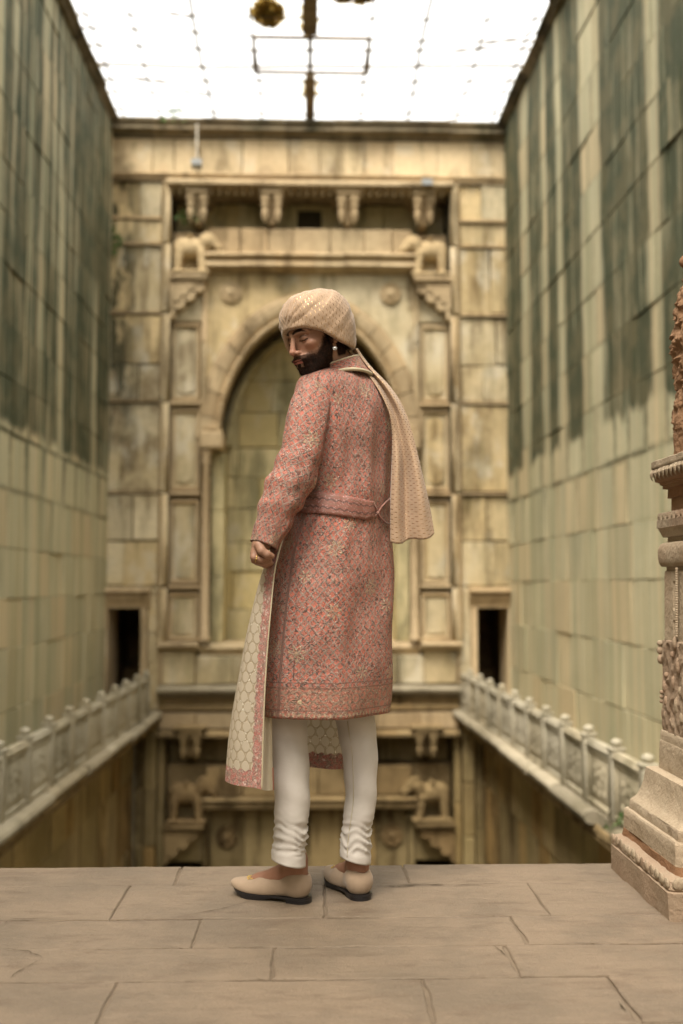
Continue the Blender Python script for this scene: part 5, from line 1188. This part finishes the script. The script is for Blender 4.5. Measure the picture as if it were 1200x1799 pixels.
for s, d in (('l', dL), ('r', dR)): ANK[s] = HEEL[s]+d*0.048+np.array([0, 0, 0.125])
def body_sdf(X, Y, Z):
    d = sd_cap(X, Y, Z, PEL-Lv*0.07, PEL+Lv*0.07, 0.105, 0.105)
    d = smin(d, sd_cap(X, Y, Z, PEL, CHEST, 0.11, 0.115), 0.08); d = smin(d, sd_cap(X, Y, Z, CHEST-Lv*0.07, CHEST+Lv*0.07, 0.10, 0.10), 0.06)
    d = smin(d, sd_cap(X, Y, Z, CHEST, NECK, 0.09, 0.055), 0.05); d = smin(d, sd_cap(X, Y, Z, NECK, h2w([-0.03, 0, -0.09]), 0.055, 0.052), 0.03)
    for a, b, c in ((SHL, ELL, WRL), (SHR, ELR, WRR)):
        d = smin(d, sd_cap(X, Y, Z, CHEST*0.25+a*0.75, a, 0.045, 0.036), 0.02); d = smin(d, sd_cap(X, Y, Z, a, b, 0.036, 0.034), 0.03); d = smin(d, sd_cap(X, Y, Z, b, c, 0.038, 0.026), 0.02)
    for s, hip, dd in (('l', hipL, dL), ('r', hipR, dR)):
        kn, _ = leg_c(s, 1300); lo, _ = leg_c(s, 1480)
        d = smin(d, sd_cap(X, Y, Z, hip, kn, 0.06, 0.038), 0.03); d = smin(d, sd_cap(X, Y, Z, kn, lo, 0.038, 0.032), 0.02); d = smin(d, sd_cap(X, Y, Z, lo, ANK[s], 0.034, 0.033), 0.02)
        h = HEEL[s]; d = smin(d, sd_cap(X, Y, Z, ANK[s], h+dd*0.035+np.array([0, 0, 0.055]), 0.033, 0.028), 0.02)
        d = smin(d, sd_cap(X, Y, Z, ANK[s]+dd*0.01+np.array([0, 0, -0.03]), h+dd*0.17+np.array([0, 0, 0.045]), 0.032, 0.026), 0.02); d = smin(d, sd_cap(X, Y, Z, h+dd*0.17+np.array([0, 0, 0.045]), h+dd*0.22+np.array([0, 0, 0.035]), 0.026, 0.018), 0.02)
    # right hand, folded in front
    d = smin(d, sd_cap(X, Y, Z, WRR, WRR+np.array([-0.07, 0.0, -0.02]), 0.028, 0.03), 0.02)
    return d
bv_, bf_ = surf_nets(body_sdf, (-0.33, 2.98, -0.01), (0.42, 3.72, 1.72), 0.0085)
# left hand: palm, four curled fingers and thumb
def HP(px, py, dy=0.0): return P(px, py, 3.085+dy)
fing = [((447, 968, -0.012), (446, 979, -0.020), (458, 983, -0.022), (472, 979, -0.010)), ((446, 972, 0.004), (447, 984, -0.002), (460, 989, -0.004), (474, 985, 0.004)), ((449, 976, 0.02), (452, 987, 0.016), (464, 992, 0.014), (476, 989, 0.02)), ((453, 978, 0.035), (457, 988, 0.034), (467, 993, 0.034), (477, 990, 0.036))]
thumb = ((455, 958, -0.022), (460, 968, -0.034), (469, 974, -0.034), (478, 977, -0.024))
def hand_sdf(X, Y, Z):
    d = sd_cap(X, Y, Z, WRL, HP(458, 958), 0.026, 0.027)
    for dy in (-0.012, 0.004, 0.02, 0.034): d = smin(d, sd_cap(X, Y, Z, HP(459, 953, dy*0.6), HP(449, 972, dy), 0.017, 0.0135), 0.010)
    for f in fing:
        pts = [HP(*q) for q in f]
        for a, b, r0, r1 in ((pts[0], pts[1], 0.0112, 0.0105), (pts[1], pts[2], 0.0105, 0.0092), (pts[2], pts[3], 0.0092, 0.0076)): d = smin(d, sd_cap(X, Y, Z, a, b, r0, r1), 0.003)
    pts = [HP(*q) for q in thumb]
    for a, b, r0, r1 in ((pts[0], pts[1], 0.0145, 0.0125), (pts[1], pts[2], 0.0125, 0.0115), (pts[2], pts[3], 0.0115, 0.0085)): d = smin(d, sd_cap(X, Y, Z, a, b, r0, r1), 0.004)
    return d
hc = HP(460, 970); gv, gf = surf_nets(hand_sdf, hc-0.085, hc+0.085, 0.0024)
mb = MB(); mb.add(bv_, bf_); mb.add(hw_, hfc); mb.add(gv, gf)
bc_ = np.tile(SK*np.array([0.9, 0.82, 0.8]), (len(bv_), 1)); gc_ = np.tile(SK*0.88, (len(gv), 1))*(1+0.06*vnoise(gv*90)[:, None])
man = obj('person', mb, 'skin', None, smooth=True, colr=np.vstack([bc_, hcol, gc_]), origin=np.array([PEL[0], PEL[1], 0.0]))
tag(man, 'person in cream turban, pink embroidered coat and white trousers, looking down over one shoulder', 'person')
# beard and eyebrow hair
md = head_color(hv).sum(1); cand = np.where((md < 0.26) & (hv[:, 0] > 0.0))[0]
from collections import defaultdict
nrm = np.zeros_like(hv); q = hv[hfc]; fn = np.cross(q[:, 1]-q[:, 0], q[:, 2]-q[:, 0])
for k in range(4): np.add.at(nrm, hfc[:, k], fn)
nrm /= np.linalg.norm(nrm, axis=1)[:, None]+1e-12
pick = rng.choice(cand, 5200); bm_ = MB(); B0 = hv[pick]; N0 = nrm[pick]; top_ = B0[:, 2] > 0.008
grow = np.where(top_[:, None], np.stack([-0.2*np.ones(len(pick)), np.sign(B0[:, 1])*1.0, 0.35*np.ones(len(pick))], -1), np.array([0.15, 0, -1.0])) + rng.normal(0, 0.25, B0.shape)
dirs = N0*0.55+grow*0.6; dirs /= np.linalg.norm(dirs, axis=1)[:, None]; Lh = np.where(top_, 0.0035, rng.uniform(0.003, 0.0065, len(pick)))[:, None]
side_ = np.cross(dirs, N0); side_ /= np.linalg.norm(side_, axis=1)[:, None]+1e-9
Vh = np.stack([B0-side_*0.0003, B0+side_*0.0003, B0+dirs*Lh], 1).reshape(-1, 3)
bm_.add(h2w(Vh), np.arange(len(Vh)).reshape(-1, 3)); tag(obj('beard', bm_, 'hair', man), 'short dark beard, moustache and eyebrows', kind='stuff')

coat_mb = MB(); loft(coat_mb, rings, True, (False, False), flip=True)
# ring winding: keep normals outward
coat = obj('coat', coat_mb, 'coat_cloth', man, smooth=True, uv=uvg.reshape(-1, 2)); coat['label'] = 'pink embroidered knee-length coat'
so = coat.modifiers.new('thick', 'SOLIDIFY'); so.thickness = 0.004; so.offset = -1
# seam closing for the uv wrap is at his front, away from view
# inner lining showing at the hem
ln = MB(); loft(ln, [rings[i]*1.0+(ctr[i]-rings[i])*0.06 for i in (-1, -4, -8, -14)], True, (False, False)); obj('coat_lining', ln, 'red_lining', coat, smooth=True)

def sleeve(name, cent, nrad=72, label=None):
    c = np.array(cent, float); n = 70; t = np.linspace(c[0, 1], c[-1, 1], n) if False else np.linspace(0, 1, n)
    s = np.linspace(0, 1, len(c)); tab = np.c_[s, c]
    px, py, Y, r = [smooth_interp(t, tab, k) for k in (1, 2, 3, 4)]
    pts = np.array([P(a, b, y) for a, b, y in zip(px, py, Y)]); pts, T, N, B = frames(pts)
    a = np.linspace(0, 2*math.pi, nrad, endpoint=False); rg = []; al = np.concatenate([[0], np.cumsum(np.linalg.norm(np.diff(pts, axis=0), axis=1))]); uv = np.zeros((n, nrad, 2))
    for i in range(n):
        dr = np.cos(a)[:, None]*N[i]+np.sin(a)[:, None]*B[i]
        wr = 0.0048*np.sin(al[i]*80+2.0*np.cos(a+0.6)+3*vnoise(np.array([[al[i]*8, 1.0, 2.0]]))[0])*np.exp(-((t[i]-0.62)/0.22)**2)*(0.4+0.6*np.cos(a-2.4)**2)
        wr = wr + 0.0045*vnoise(np.stack([np.cos(a)*2.5, np.sin(a)*2.5, np.full_like(a, al[i]*16)], -1))
        rr = r[i]+wr; rg.append(pts[i]+dr*rr[:, None]); uv[i, :, 0] = a*0.055; uv[i, :, 1] = 0.75-al[i]
    rg = np.array(rg); mb = MB(); loft(mb, rg, True, (True, False))
    o = obj(name, mb, 'coat_cloth', coat, smooth=True, uv=uv.reshape(-1, 2)); m_ = o.modifiers.new('thick', 'SOLIDIFY'); m_.thickness = 0.004; m_.offset = -1
    return o
sleeve('sleeve', [(560, 676, 3.24, 0.026), (552, 688, 3.21, 0.050), (546, 709, 3.185, 0.061), (539, 745, 3.16, 0.064), (532, 785, 3.145, 0.065), (520, 825, 3.13, 0.066), (505, 858, 3.115, 0.065), (492, 885, 3.105, 0.058), (481, 915, 3.10, 0.050), (470, 940, 3.095, 0.044), (463, 958, 3.09, 0.041)])
sleeve('sleeve', [(640, 668, 3.40, 0.03), (650, 690, 3.43, 0.055), (656, 740, 3.46, 0.06), (660, 800, 3.475, 0.06), (662, 860, 3.48, 0.058), (655, 905, 3.50, 0.054), (630, 930, 3.54, 0.048), (598, 937, 3.56, 0.042)])

# ---- belt: a band around the waist with a pointed end and tie
def surf_pt(px, py, grow=0.006):
    """point on the coat's visible side under the photo position"""
    p_, d_, ph = coat_ring(py, 400, grow); pxs = np.array([proj(q)[0] for q in p_]); near = (p_[:, 1] < p_[:, 1].mean())
    k = np.where(near)[0]; j = k[np.argmin(np.abs(pxs[k]-px))]; return p_[j]
nb = 60; rg = []; uvb = []
topx = np.linspace(512, 655, nb); cu = 0
for i, x in enumerate(topx):
    yt = np.interp(x, [512, 545, 655], [872, 869, 886]); yb_ = np.interp(x, [512, 545, 640, 655], [904, 907, 918, 912]); x2 = x+np.interp(x, [512, 655], [0, 4])
    colp = [surf_pt(x+(x2-x)*f, yt+(yb_-yt)*f, 0.0075+0.002*math.sin(f*math.pi)) for f in np.linspace(0, 1, 8)]
    if i: cu += np.linalg.norm(np.array(colp[3])-np.array(rg[-1][3]))
    rg.append(colp); uvb.append([(cu, 0.082*(1-f)) for f in np.linspace(0, 1, 8)])
mb = MB(); loft(mb, rg, False); bl = obj('belt', mb, 'belt_cloth', coat, smooth=True, uv=np.array(uvb).reshape(-1, 2)); m_ = bl.modifiers.new('thick', 'SOLIDIFY'); m_.thickness = 0.006; m_.offset = 0
bl['label'] = 'pink quilted waist belt with zigzag stitching'
mb = MB()
for pts in ([(655, 886), (661, 897), (664, 906)], [(657, 911), (661, 908), (664, 905)], [(664, 905), (671, 893), (680, 882), (687, 874)], [(664, 905), (668, 912), (676, 919), (684, 922)]):
    tube(mb, [surf_pt(a, b, 0.009) for a, b in pts], 0.003, 7)
sphere(mb, surf_pt(664, 905, 0.012), 0.006, 8, 6); obj('belt_tie', mb, 'tie_cloth', coat, smooth=True)

mb = MB(); tube(mb, [surf_pt(np.interp(y_, [1015, 1248], [525, 513]), y_, 0.0045) for y_ in np.linspace(1014, 1247, 40)], 0.0016, 5); obj('vent_seam', mb, 'tie_dark', coat, smooth=True)
# ---- collar
cc_u = P(592, 637, YC-0.045); cc_l = P(605, 655, YC-0.03)
a = np.linspace(0, 2*math.pi, 80, endpoint=False); rg = []; uv = []
tiltv = np.array([0.0, 0.0, 1.0])
for f in np.linspace(0, 1, 16):
    # f=0 fold-down edge outside, f=.55 top of the stand, f=1 inside of the stand
    if f <= 0.6: g = f/0.6; c = cc_l*(1-g)+cc_u*g; r_ = 0.085*(1-g)+0.068*g-0.003*math.sin(g*math.pi)
    else: g = (f-0.6)/0.4; c = cc_u*(1-g)+(cc_u*0.55+cc_l*0.45)*g; r_ = 0.069*(1-g)+0.062*g
    ex = np.cos(a)[:, None]*np.array([1.0, 0, 0])*1.0+np.sin(a)[:, None]*np.array([0, 1.0, 0])*0.95
    tl = 0.24*np.cos(a+0.35) if True else 0
    hgt = np.interp(f, [0, 0.6, 1], [0.15, 0.36, 0.36])*np.cos(a-0.25)*r_ - np.where(np.cos(a) > 0, 0.015, 0.004)*(1-min(f/0.6, 1))*np.abs(np.cos(a))**2
    ring = c + ex*r_; ring[:, 2] += hgt
    rg.append(ring); uv.append(np.stack([a*0.075, np.full_like(a, 0.3+f*0.12)], -1))
mb = MB(); loft(mb, rg, True, (False, False)); co = obj('collar', mb, 'coat_cloth', coat, smooth=True, uv=np.array(uv).reshape(-1, 2))
m_ = co.modifiers.new('thick', 'SOLIDIFY'); m_.thickness = 0.003; m_.offset = 0
mb = MB(); rr0 = np.array(rg[0]); rr0 = np.vstack([rr0, rr0[:1]]); tube(mb, rr0+np.array([0, 0, -0.003]), 0.0058, 8); obj('collar_piping', mb, 'piping_cloth', coat, smooth=True)
mb = MB(); rr1 = np.array(rg[10]); rr1 = np.vstack([rr1, rr1[:1]]); tube(mb, rr1+np.array([0, 0, 0.001]), 0.0030, 6); obj('collar_piping', mb, 'piping_cloth', coat, smooth=True)

# ---- trousers
rgs = []
tm = empty
tl_mb = MB()
for s in ('l', 'r'):
    rg = []; t = LEGS[s]; y_end = t[-1][0]
    for py in np.linspace(1150, y_end, 120):
        c, h = leg_c(s, max(py, 1180)); 
        if py < 1180: c = c + np.array([0, 0, P(VPX, py, c[1])[2]-P(VPX, 1180, c[1])[2]])
        a = np.linspace(0, 2*math.pi, 64, endpoint=False); z = c[2]
        g = np.interp(py, [1405, 1436, 1447, 1490, 1500, 1520], [0, 0.22, 1, 1, 0.15, 0.0])
        w1 = np.sin(z*125+1.5*np.sin(a+(0.4 if s == 'l' else 2.2))+1.1*np.cos(2*a+z*30)+4.5*vnoise(np.stack([np.cos(a)*1.3, np.sin(a)*1.3, np.full_like(a, z*14+(0 if s == 'l' else 40))], -1)))
        w1 = 0.7-1.7*np.abs(w1)**0.8
        am = 0.35+0.65*np.clip(vnoise(np.stack([np.cos(a)*1.7, np.sin(a)*1.7, np.full_like(a, z*14+5)], -1))+0.5, 0, 1)
        wr = g*0.0058*w1*am + 0.0028*np.sin(z*60+2*np.cos(a-0.5))*np.interp(py, [1240, 1260, 1330, 1400, 1440], [1.2, 0.9, 0.25, 0.6, 0]) + 0.0015*vnoise(np.stack([np.cos(a)*2, np.sin(a)*2, np.full_like(a, z*18)], -1))
        if py > 1500: wr = wr + 0.001
        ring = np.stack([c[0]+(h+wr)*np.cos(a), c[1]+(h*1.02+wr)*np.sin(a), np.full_like(a, z)], -1)
        drop = np.interp(py, [1440, y_end], [0, 1]); ring[:, 2] += -drop*0.012*np.cos(a) + drop*0.006
        rg.append(ring)
    loft(tl_mb, np.array(rg), True, (True, False), flip=True)
tr = obj('trousers', tl_mb, 'trouser_cloth', man, smooth=True); m_ = tr.modifiers.new('thick', 'SOLIDIFY'); m_.thickness = 0.003; m_.offset = -1; tr['label'] = 'white trousers gathered in folds at the ankles'
sm = MB(); pts = []
for py in np.linspace(1262, 1500, 40):                       # back seam of one leg
    c, h = leg_c('r', py); a = math.pi*1.5-0.42-0.0008*(py-1262); pts.append(c+np.array([math.cos(a)*(h+0.0005), math.sin(a)*(h*1.02+0.0005), 0.0]))
tube(sm, pts, 0.0012, 5); obj('seam', sm, 'piping_cloth', tr, smooth=True)

# ---- shoes
def shoe(s, d, label):
    o = HEEL[s]; n = np.array([-d[1], d[0], 0.0]); up = np.array([0, 0, 1.0]); Ls = 0.262
    r_ = empty('shoe', o, None); r_.parent = man; r_.location = Vector(o)-Vector(man.location)
    def w(v): v = np.asarray(v, float); return o + v[:, 0:1]*d + v[:, 1:2]*n + v[:, 2:3]*up
    def f(X, Y, Z):
        bodyv = sd_cap(X, Y, Z, (0.037, 0, 0.055), (0.05, 0, 0.068), 0.038, 0.035)
        bodyv = smin(bodyv, sd_cap(X, Y, Z, (0.05, 0, 0.05), (0.17, 0, 0.045), 0.036, 0.036), 0.03)
        bodyv = smin(bodyv, sd_ell(X, Y, Z, (0.185, 0, 0.034), (0.078, 0.042, 0.033)), 0.02)
        bodyv = smin(bodyv, sd_ell(X, Y, Z, (0.235, 0, 0.027), (0.056, 0.027, 0.019)), 0.03)
        bodyv = smax(bodyv, 0.018-Z+0.35*np.clip(0.02*0, 0, 1), 0.006)
        bodyv = smax(bodyv, Z-(0.098-0.0*X), 0.004)
        cav = sd_ell(X, Y, Z, (0.066, 0, 0.105), (0.066, 0.0315, 0.052)); cav = np.minimum(cav, sd_cap(X, Y, Z, (0.045, 0, 0.07), (0.10, 0, 0.07), 0.027, 0.027))
        cav2 = sd_ell(X, Y, Z, (0.105, 0, 0.105), (0.052, 0.034, 0.040)); cav = smin(cav, cav2, 0.008)
        return smax(bodyv, -cav, 0.003)
    v, fc = surf_nets(f, (-0.02, -0.065, 0.0), (0.30, 0.065, 0.115), 0.0032)
    v[:, 2] += 0.012*np.clip((v[:, 0]-0.2)/0.09, 0, 1)**2; v[:, 0] *= 0.262/0.287; v[:, 2] = 0.016+(v[:, 2]-0.018)*np.interp(v[:, 0], [0.0, 0.05, 0.13, 0.25], [1.12, 1.06, 0.93, 0.9])
    obj('upper', (w(v), fc), 'suede', r_, smooth=True)
    def outline(k=0.0):
        xs = np.linspace(0, 1, 28); hwv = np.interp(xs, [0, .03, .1, .25, .45, .62, .75, .88, .96, 1.0], [.010, .026, .036, .035, .034, .042, .045, .035, .020, .006])+k
        return np.vstack([np.c_[xs*Ls-0.001, hwv], np.c_[xs[::-1]*Ls-0.001, -hwv[::-1]]])
    ol = outline(0.0015); rg = []
    for dz in (0.0125, 0.0185):
        zz_ = dz + 0.018*np.clip((ol[:, 0]-0.19)/0.09, 0, 1)**2*0.8; rg.append(w(np.c_[ol, zz_]))
    low = w(np.c_[outline(-0.001), 0.0115 - 0.0105*np.clip((ol[:, 0]-0.1)/0.06, 0, 1)*np.clip((0.25-ol[:, 0])/0.05, 0, 1) + 0.018*np.clip((ol[:, 0]-0.2)/0.09, 0, 1)**2*0.8]); rg.insert(0, low)
    mb = MB(); loft(mb, rg); obj('sole', mb, 'sole_black', r_, autos=40)
    hol = outline(0.0); hol = hol[hol[:, 0] < 0.075]; mb = MB(); loft(mb, [w(np.c_[hol*np.array([1, 0.97]), np.full(len(hol), 0.0005)]), w(np.c_[hol, np.full(len(hol), 0.0135)])]); obj('heel', mb, 'sole_black', r_, autos=40)
    mb = MB()
    for k in range(46):
        a_ = k*2.4; rr = 0.0035*math.sqrt(k); q = np.array([[0.192+rr*math.cos(a_)*0.9, rr*math.sin(a_), 0.0]]); j = np.argmin(((v[:, 0]-q[0, 0])**2+(v[:, 1]-q[0, 1])**2)*300-v[:, 2]); sphere(mb, w(v[j:j+1])[0]+up*0.001, 0.0027, 6, 4)
    obj('crest_embroidery', mb, 'gold', r_, smooth=True)
    return r_
shoe('l', dL, 'beige'); shoe('r', dR, 'beige')

# ---- turban
nt, na = 80, 220; tv = np.zeros((nt, na, 3)); tuv = np.zeros((nt, na, 2)); ph = np.linspace(0, 2*math.pi, na, endpoint=False)
TC = np.array([-0.012, 0.0, 0.030])
for i in range(nt):
    el = np.linspace(0, 1, nt)[i]
    # rim: above the brows in front, low on the nape
    rim = np.interp(np.cos(ph), [-1, -0.6, 0.0, 0.5, 0.85, 1.0], [-0.098, -0.080, -0.036, 0.008, 0.027, 0.031])
    rim = np.where(np.sin(ph) < 0, np.interp(np.cos(ph), [-1, -0.6, 0.0, 0.5, 0.8, 0.93, 1.0], [-0.098, -0.088, -0.072, -0.055, -0.018, 0.018, 0.031]), rim)
    lam0 = np.arctan2(rim-TC[2], 0.105); lam = lam0+(math.pi/2-lam0)*el
    rf_, rl_, ru_ = np.where(np.cos(ph) > 0, 0.113, 0.125), 0.107, 0.108
    cx, sx = np.cos(lam), np.sin(lam)
    x = np.where(np.cos(ph) > 0, 0.112, 0.126)*np.cos(ph)*np.sign(cx)*np.abs(cx)**0.70; y = np.where(np.sin(ph) < 0, 0.114, 0.106)*np.sin(ph)*np.sign(cx)*np.abs(cx)**0.70; z = np.where(sx > 0, 0.102, 0.150)*np.sign(sx)*np.abs(sx)**0.95
    # the crown sits back and leans
    pos = np.stack([x, y, z], -1)+TC
    nn = pos-TC; nn /= np.linalg.norm(nn, axis=1)[:, None]+1e-9
    front = np.clip((np.cos(ph)-0.1)/0.7, 0, 1); be = np.arctan2(pos[:, 2]-0.03, np.abs(pos[:, 1])+0.02)
    pl_ = 0.0038*np.abs(np.sin(be*9+0.8*np.sin(ph*3)+1.2*vnoise(pos*25)))**0.7*front*np.clip(el*4, 0, 1)
    wrap = 0.0022*np.sin((pos[:, 2]*55+pos[:, 0]*28)*2.0+1.5*np.sin(ph))*(1-front*0.6)
    saw = (((pos[:, 2]*1.0+pos[:, 0]*0.42+0.1+0.006*np.sin(ph*2))/0.036) % 1.0); wrap = wrap*0.35 + 0.0017*(saw**3)*(1-front*0.8)*np.clip((0.97-el)*8, 0, 1)
    roll = 0.0025*math.exp(-((el-0.05)/0.06)**2)
    tuck = -0.012*math.exp(-(el/0.018)**2)
    pos = pos + nn*(pl_+wrap+roll+tuck+0.0015*vnoise(pos*40))[:, None]
    tv[i] = h2w(pos); tuv[i, :, 0] = ph*0.115; tuv[i, :, 1] = pos[:, 2]+0.3*pos[:, 0]+0.2
mb = MB(); loft(mb, tv, True, (False, True)); tb = obj('turban', mb, 'turban_cloth', man, smooth=True, uv=tuv.reshape(-1, 2)); tb['label'] = 'cream turban with gold dashes and a hanging tail'
m_ = tb.modifiers.new('thick', 'SOLIDIFY'); m_.thickness = 0.004; m_.offset = -1
# hanging tail over his right shoulder
TAIL = [(612, 607, 628, 3.31), (630, 620, 640, 3.31), (648, 636, 655, 3.30), (670, 655, 677, 3.28), (700, 673, 700, 3.265), (730, 685, 715, 3.26), (760, 689, 724, 3.26), (800, 689, 734, 3.26), (850, 687, 745, 3.26), (900, 686, 755, 3.26), (953, 686, 763, 3.26)]
nr, nc = 90, 60; tv = np.zeros((nr, nc, 3)); tuv = np.zeros((nr, nc, 2))
for i, py in enumerate(np.linspace(612, 953, nr)):
    l, r, Y = [float(smooth_interp(py, TAIL, k)) for k in (1, 2, 3)]
    for j, f in enumerate(np.linspace(0, 1, nc)):
        amp = 0.020*np.interp(py, [612, 700, 953], [0.25, 0.5, 1.0])
        dy = -amp*math.sin(f*math.pi*3.1+0.5+0.3*math.sin(py*0.02))-0.006*math.sin(f*9+py*0.03) - 0.03*f*np.interp(py, [700, 953], [0, 1])
        yy = py - np.interp(py, [820, 953], [0, 1])*(15*f**2.2 - 3*math.sin(f*math.pi*3.1))
        tv[i, j] = P(l+(r-l)*(f+0.04*math.sin(f*2*math.pi*1.5)*np.interp(py, [700, 900], [0, 1])), yy, Y+dy)
        tuv[i, j] = (f*0.17+0.003*math.sin(py*0.05), py*0.001777)
mb = MB(); loft(mb, tv, False); tt = obj('turban_tail', mb, 'turban_cloth', tb, smooth=True, uv=tuv[..., ::-1].reshape(-1, 2)*np.array([1.0, 1.0])); m_ = tt.modifiers.new('thick', 'SOLIDIFY'); m_.thickness = 0.0025; m_.offset = 0
# earring and ring
mb = MB(); ec = P(588.5, 612, 3.165); sphere(mb, ec, 0.0042, 12, 8, (1, 0.7, 1))
for t in np.linspace(0, 2*math.pi, 11)[:-1]: sphere(mb, ec+np.array([0.0052*math.cos(t), 0.001, 0.0052*math.sin(t)]), 0.0018, 6, 4)
obj('earring', mb, 'pearl', man, smooth=True)
mb = MB(); q = HP(451, 981, -0.021); tt_ = np.array(HP(458, 983, -0.022))-np.array(HP(446, 979, -0.020)); tt_ /= np.linalg.norm(tt_); e1 = np.cross(tt_, (0, 1.0, 0)); e1 /= np.linalg.norm(e1); e2 = np.cross(tt_, e1)
cpts = [q+(e1*math.cos(t)+e2*math.sin(t))*0.0112 for t in np.linspace(0, 2*math.pi, 20)]; tube(mb, cpts, 0.0012, 6); sphere(mb, q-np.array([0, 0.012, 0.002]), 0.0026, 8, 6); obj('finger_ring', mb, 'gold', man, smooth=True)

# ---- stole: hangs from the forearm, folds round in front of the legs
STA = [(880, 512, 3.17), (905, 506, 3.15), (950, 494, 3.12), (985, 486, 3.11), (1080, 475, 3.09), (1200, 466, 3.08), (1300, 462, 3.075), (1384, 460, 3.07)]
STB = [(880, 500, 3.19), (905, 494, 3.17), (950, 480, 3.15), (985, 467, 3.16), (1080, 441, 3.18), (1200, 418, 3.19), (1300, 402, 3.195), (1384, 395, 3.20)]
STC = [(880, 520, 3.30), (905, 520, 3.32), (950, 510, 3.38), (985, 500, 3.42), (1080, 490, 3.46), (1200, 484, 3.48), (1300, 484, 3.47), (1384, 486, 3.46)]
STD = [(880, 560, 3.42), (905, 560, 3.46), (950, 560, 3.50), (985, 565, 3.52), (1080, 580, 3.54), (1200, 600, 3.54), (1300, 625, 3.53), (1384, 640, 3.52)]
nr, nc = 90, 110; tv = np.zeros((nr, nc, 3)); tuv = np.zeros((nr, nc, 2))
for i, py in enumerate(np.linspace(880, 1384, nr)):
    ctl = np.array([[float(smooth_interp(py, T_, 1)), float(smooth_interp(py, T_, 2))] for T_ in (STA, STB, STC, STD)])
    z = P(VPX, py, 3.09)[2]; pc = np.array([P(c_[0], py, c_[1])[:2] for c_ in ctl])
    fr = np.linspace(0, 1, nc); q = np.zeros((nc, 2))
    kn = np.array([0, 0.22, 0.55, 1.0])
    for k in range(2): q[:, k] = smooth_interp(fr, np.c_[kn, pc[:, k]], 1)
    # crisp outer fold, soft ripples
    g = np.interp(py, [880, 1100, 1384], [0.1, 0.6, 1]); q[:, 1] += 0.010*g*np.sin(fr*26+py*0.006)*np.clip((fr-0.04)*8, 0, 1); q[:, 0] += 0.006*g*np.sin(fr*33+1)*np.clip((fr-0.3)*4, 0, 1)
    arc = np.concatenate([[0], np.cumsum(np.linalg.norm(np.diff(q, axis=0), axis=1))])
    zz_ = np.full(nc, z); zz_ = zz_ - 0.020*np.clip((fr-0.45)/0.4, 0, 1)*np.interp(py, [1100, 1384], [0, 1])
    tv[i] = np.c_[q, zz_]; tuv[i] = np.c_[arc, np.full(nc, (1384-py)*0.00166)]
mb = MB(); loft(mb, tv, False); st = obj('stole', mb, 'stole_cloth', man, smooth=True, uv=tuv.reshape(-1, 2)); st['label'] = 'sheer cream stole with honeycomb weave and pink border, held at the front'
mb = MB(); tube(mb, tv[:, 0], 0.0022, 6); obj('stole_edge', mb, 'piping_cloth', st, smooth=True)
fo = []
for py in np.linspace(1215, 1386, 40):                        # plain inner fold beside the border
    xa = float(smooth_interp(py, STA, 1)); wv = np.interp(py, [1000, 1250, 1386], [4, 14, 20])
    fo.append([P(xa-4+(wv+4)*f, py+3*math.sin(f*2.5), 3.20+0.03*f+0.012*math.sin(f*5+py*0.01)) for f in np.linspace(0, 1, 14)])
mb = MB(); loft(mb, np.array(fo), False); obj('stole_fold', mb, 'lining_cloth', st, smooth=True)
mb = MB(); tube(mb, [f_[-1] for f_ in fo[30:]], 0.003, 6); obj('stole_edge', mb, 'coat_cloth', st, smooth=True)
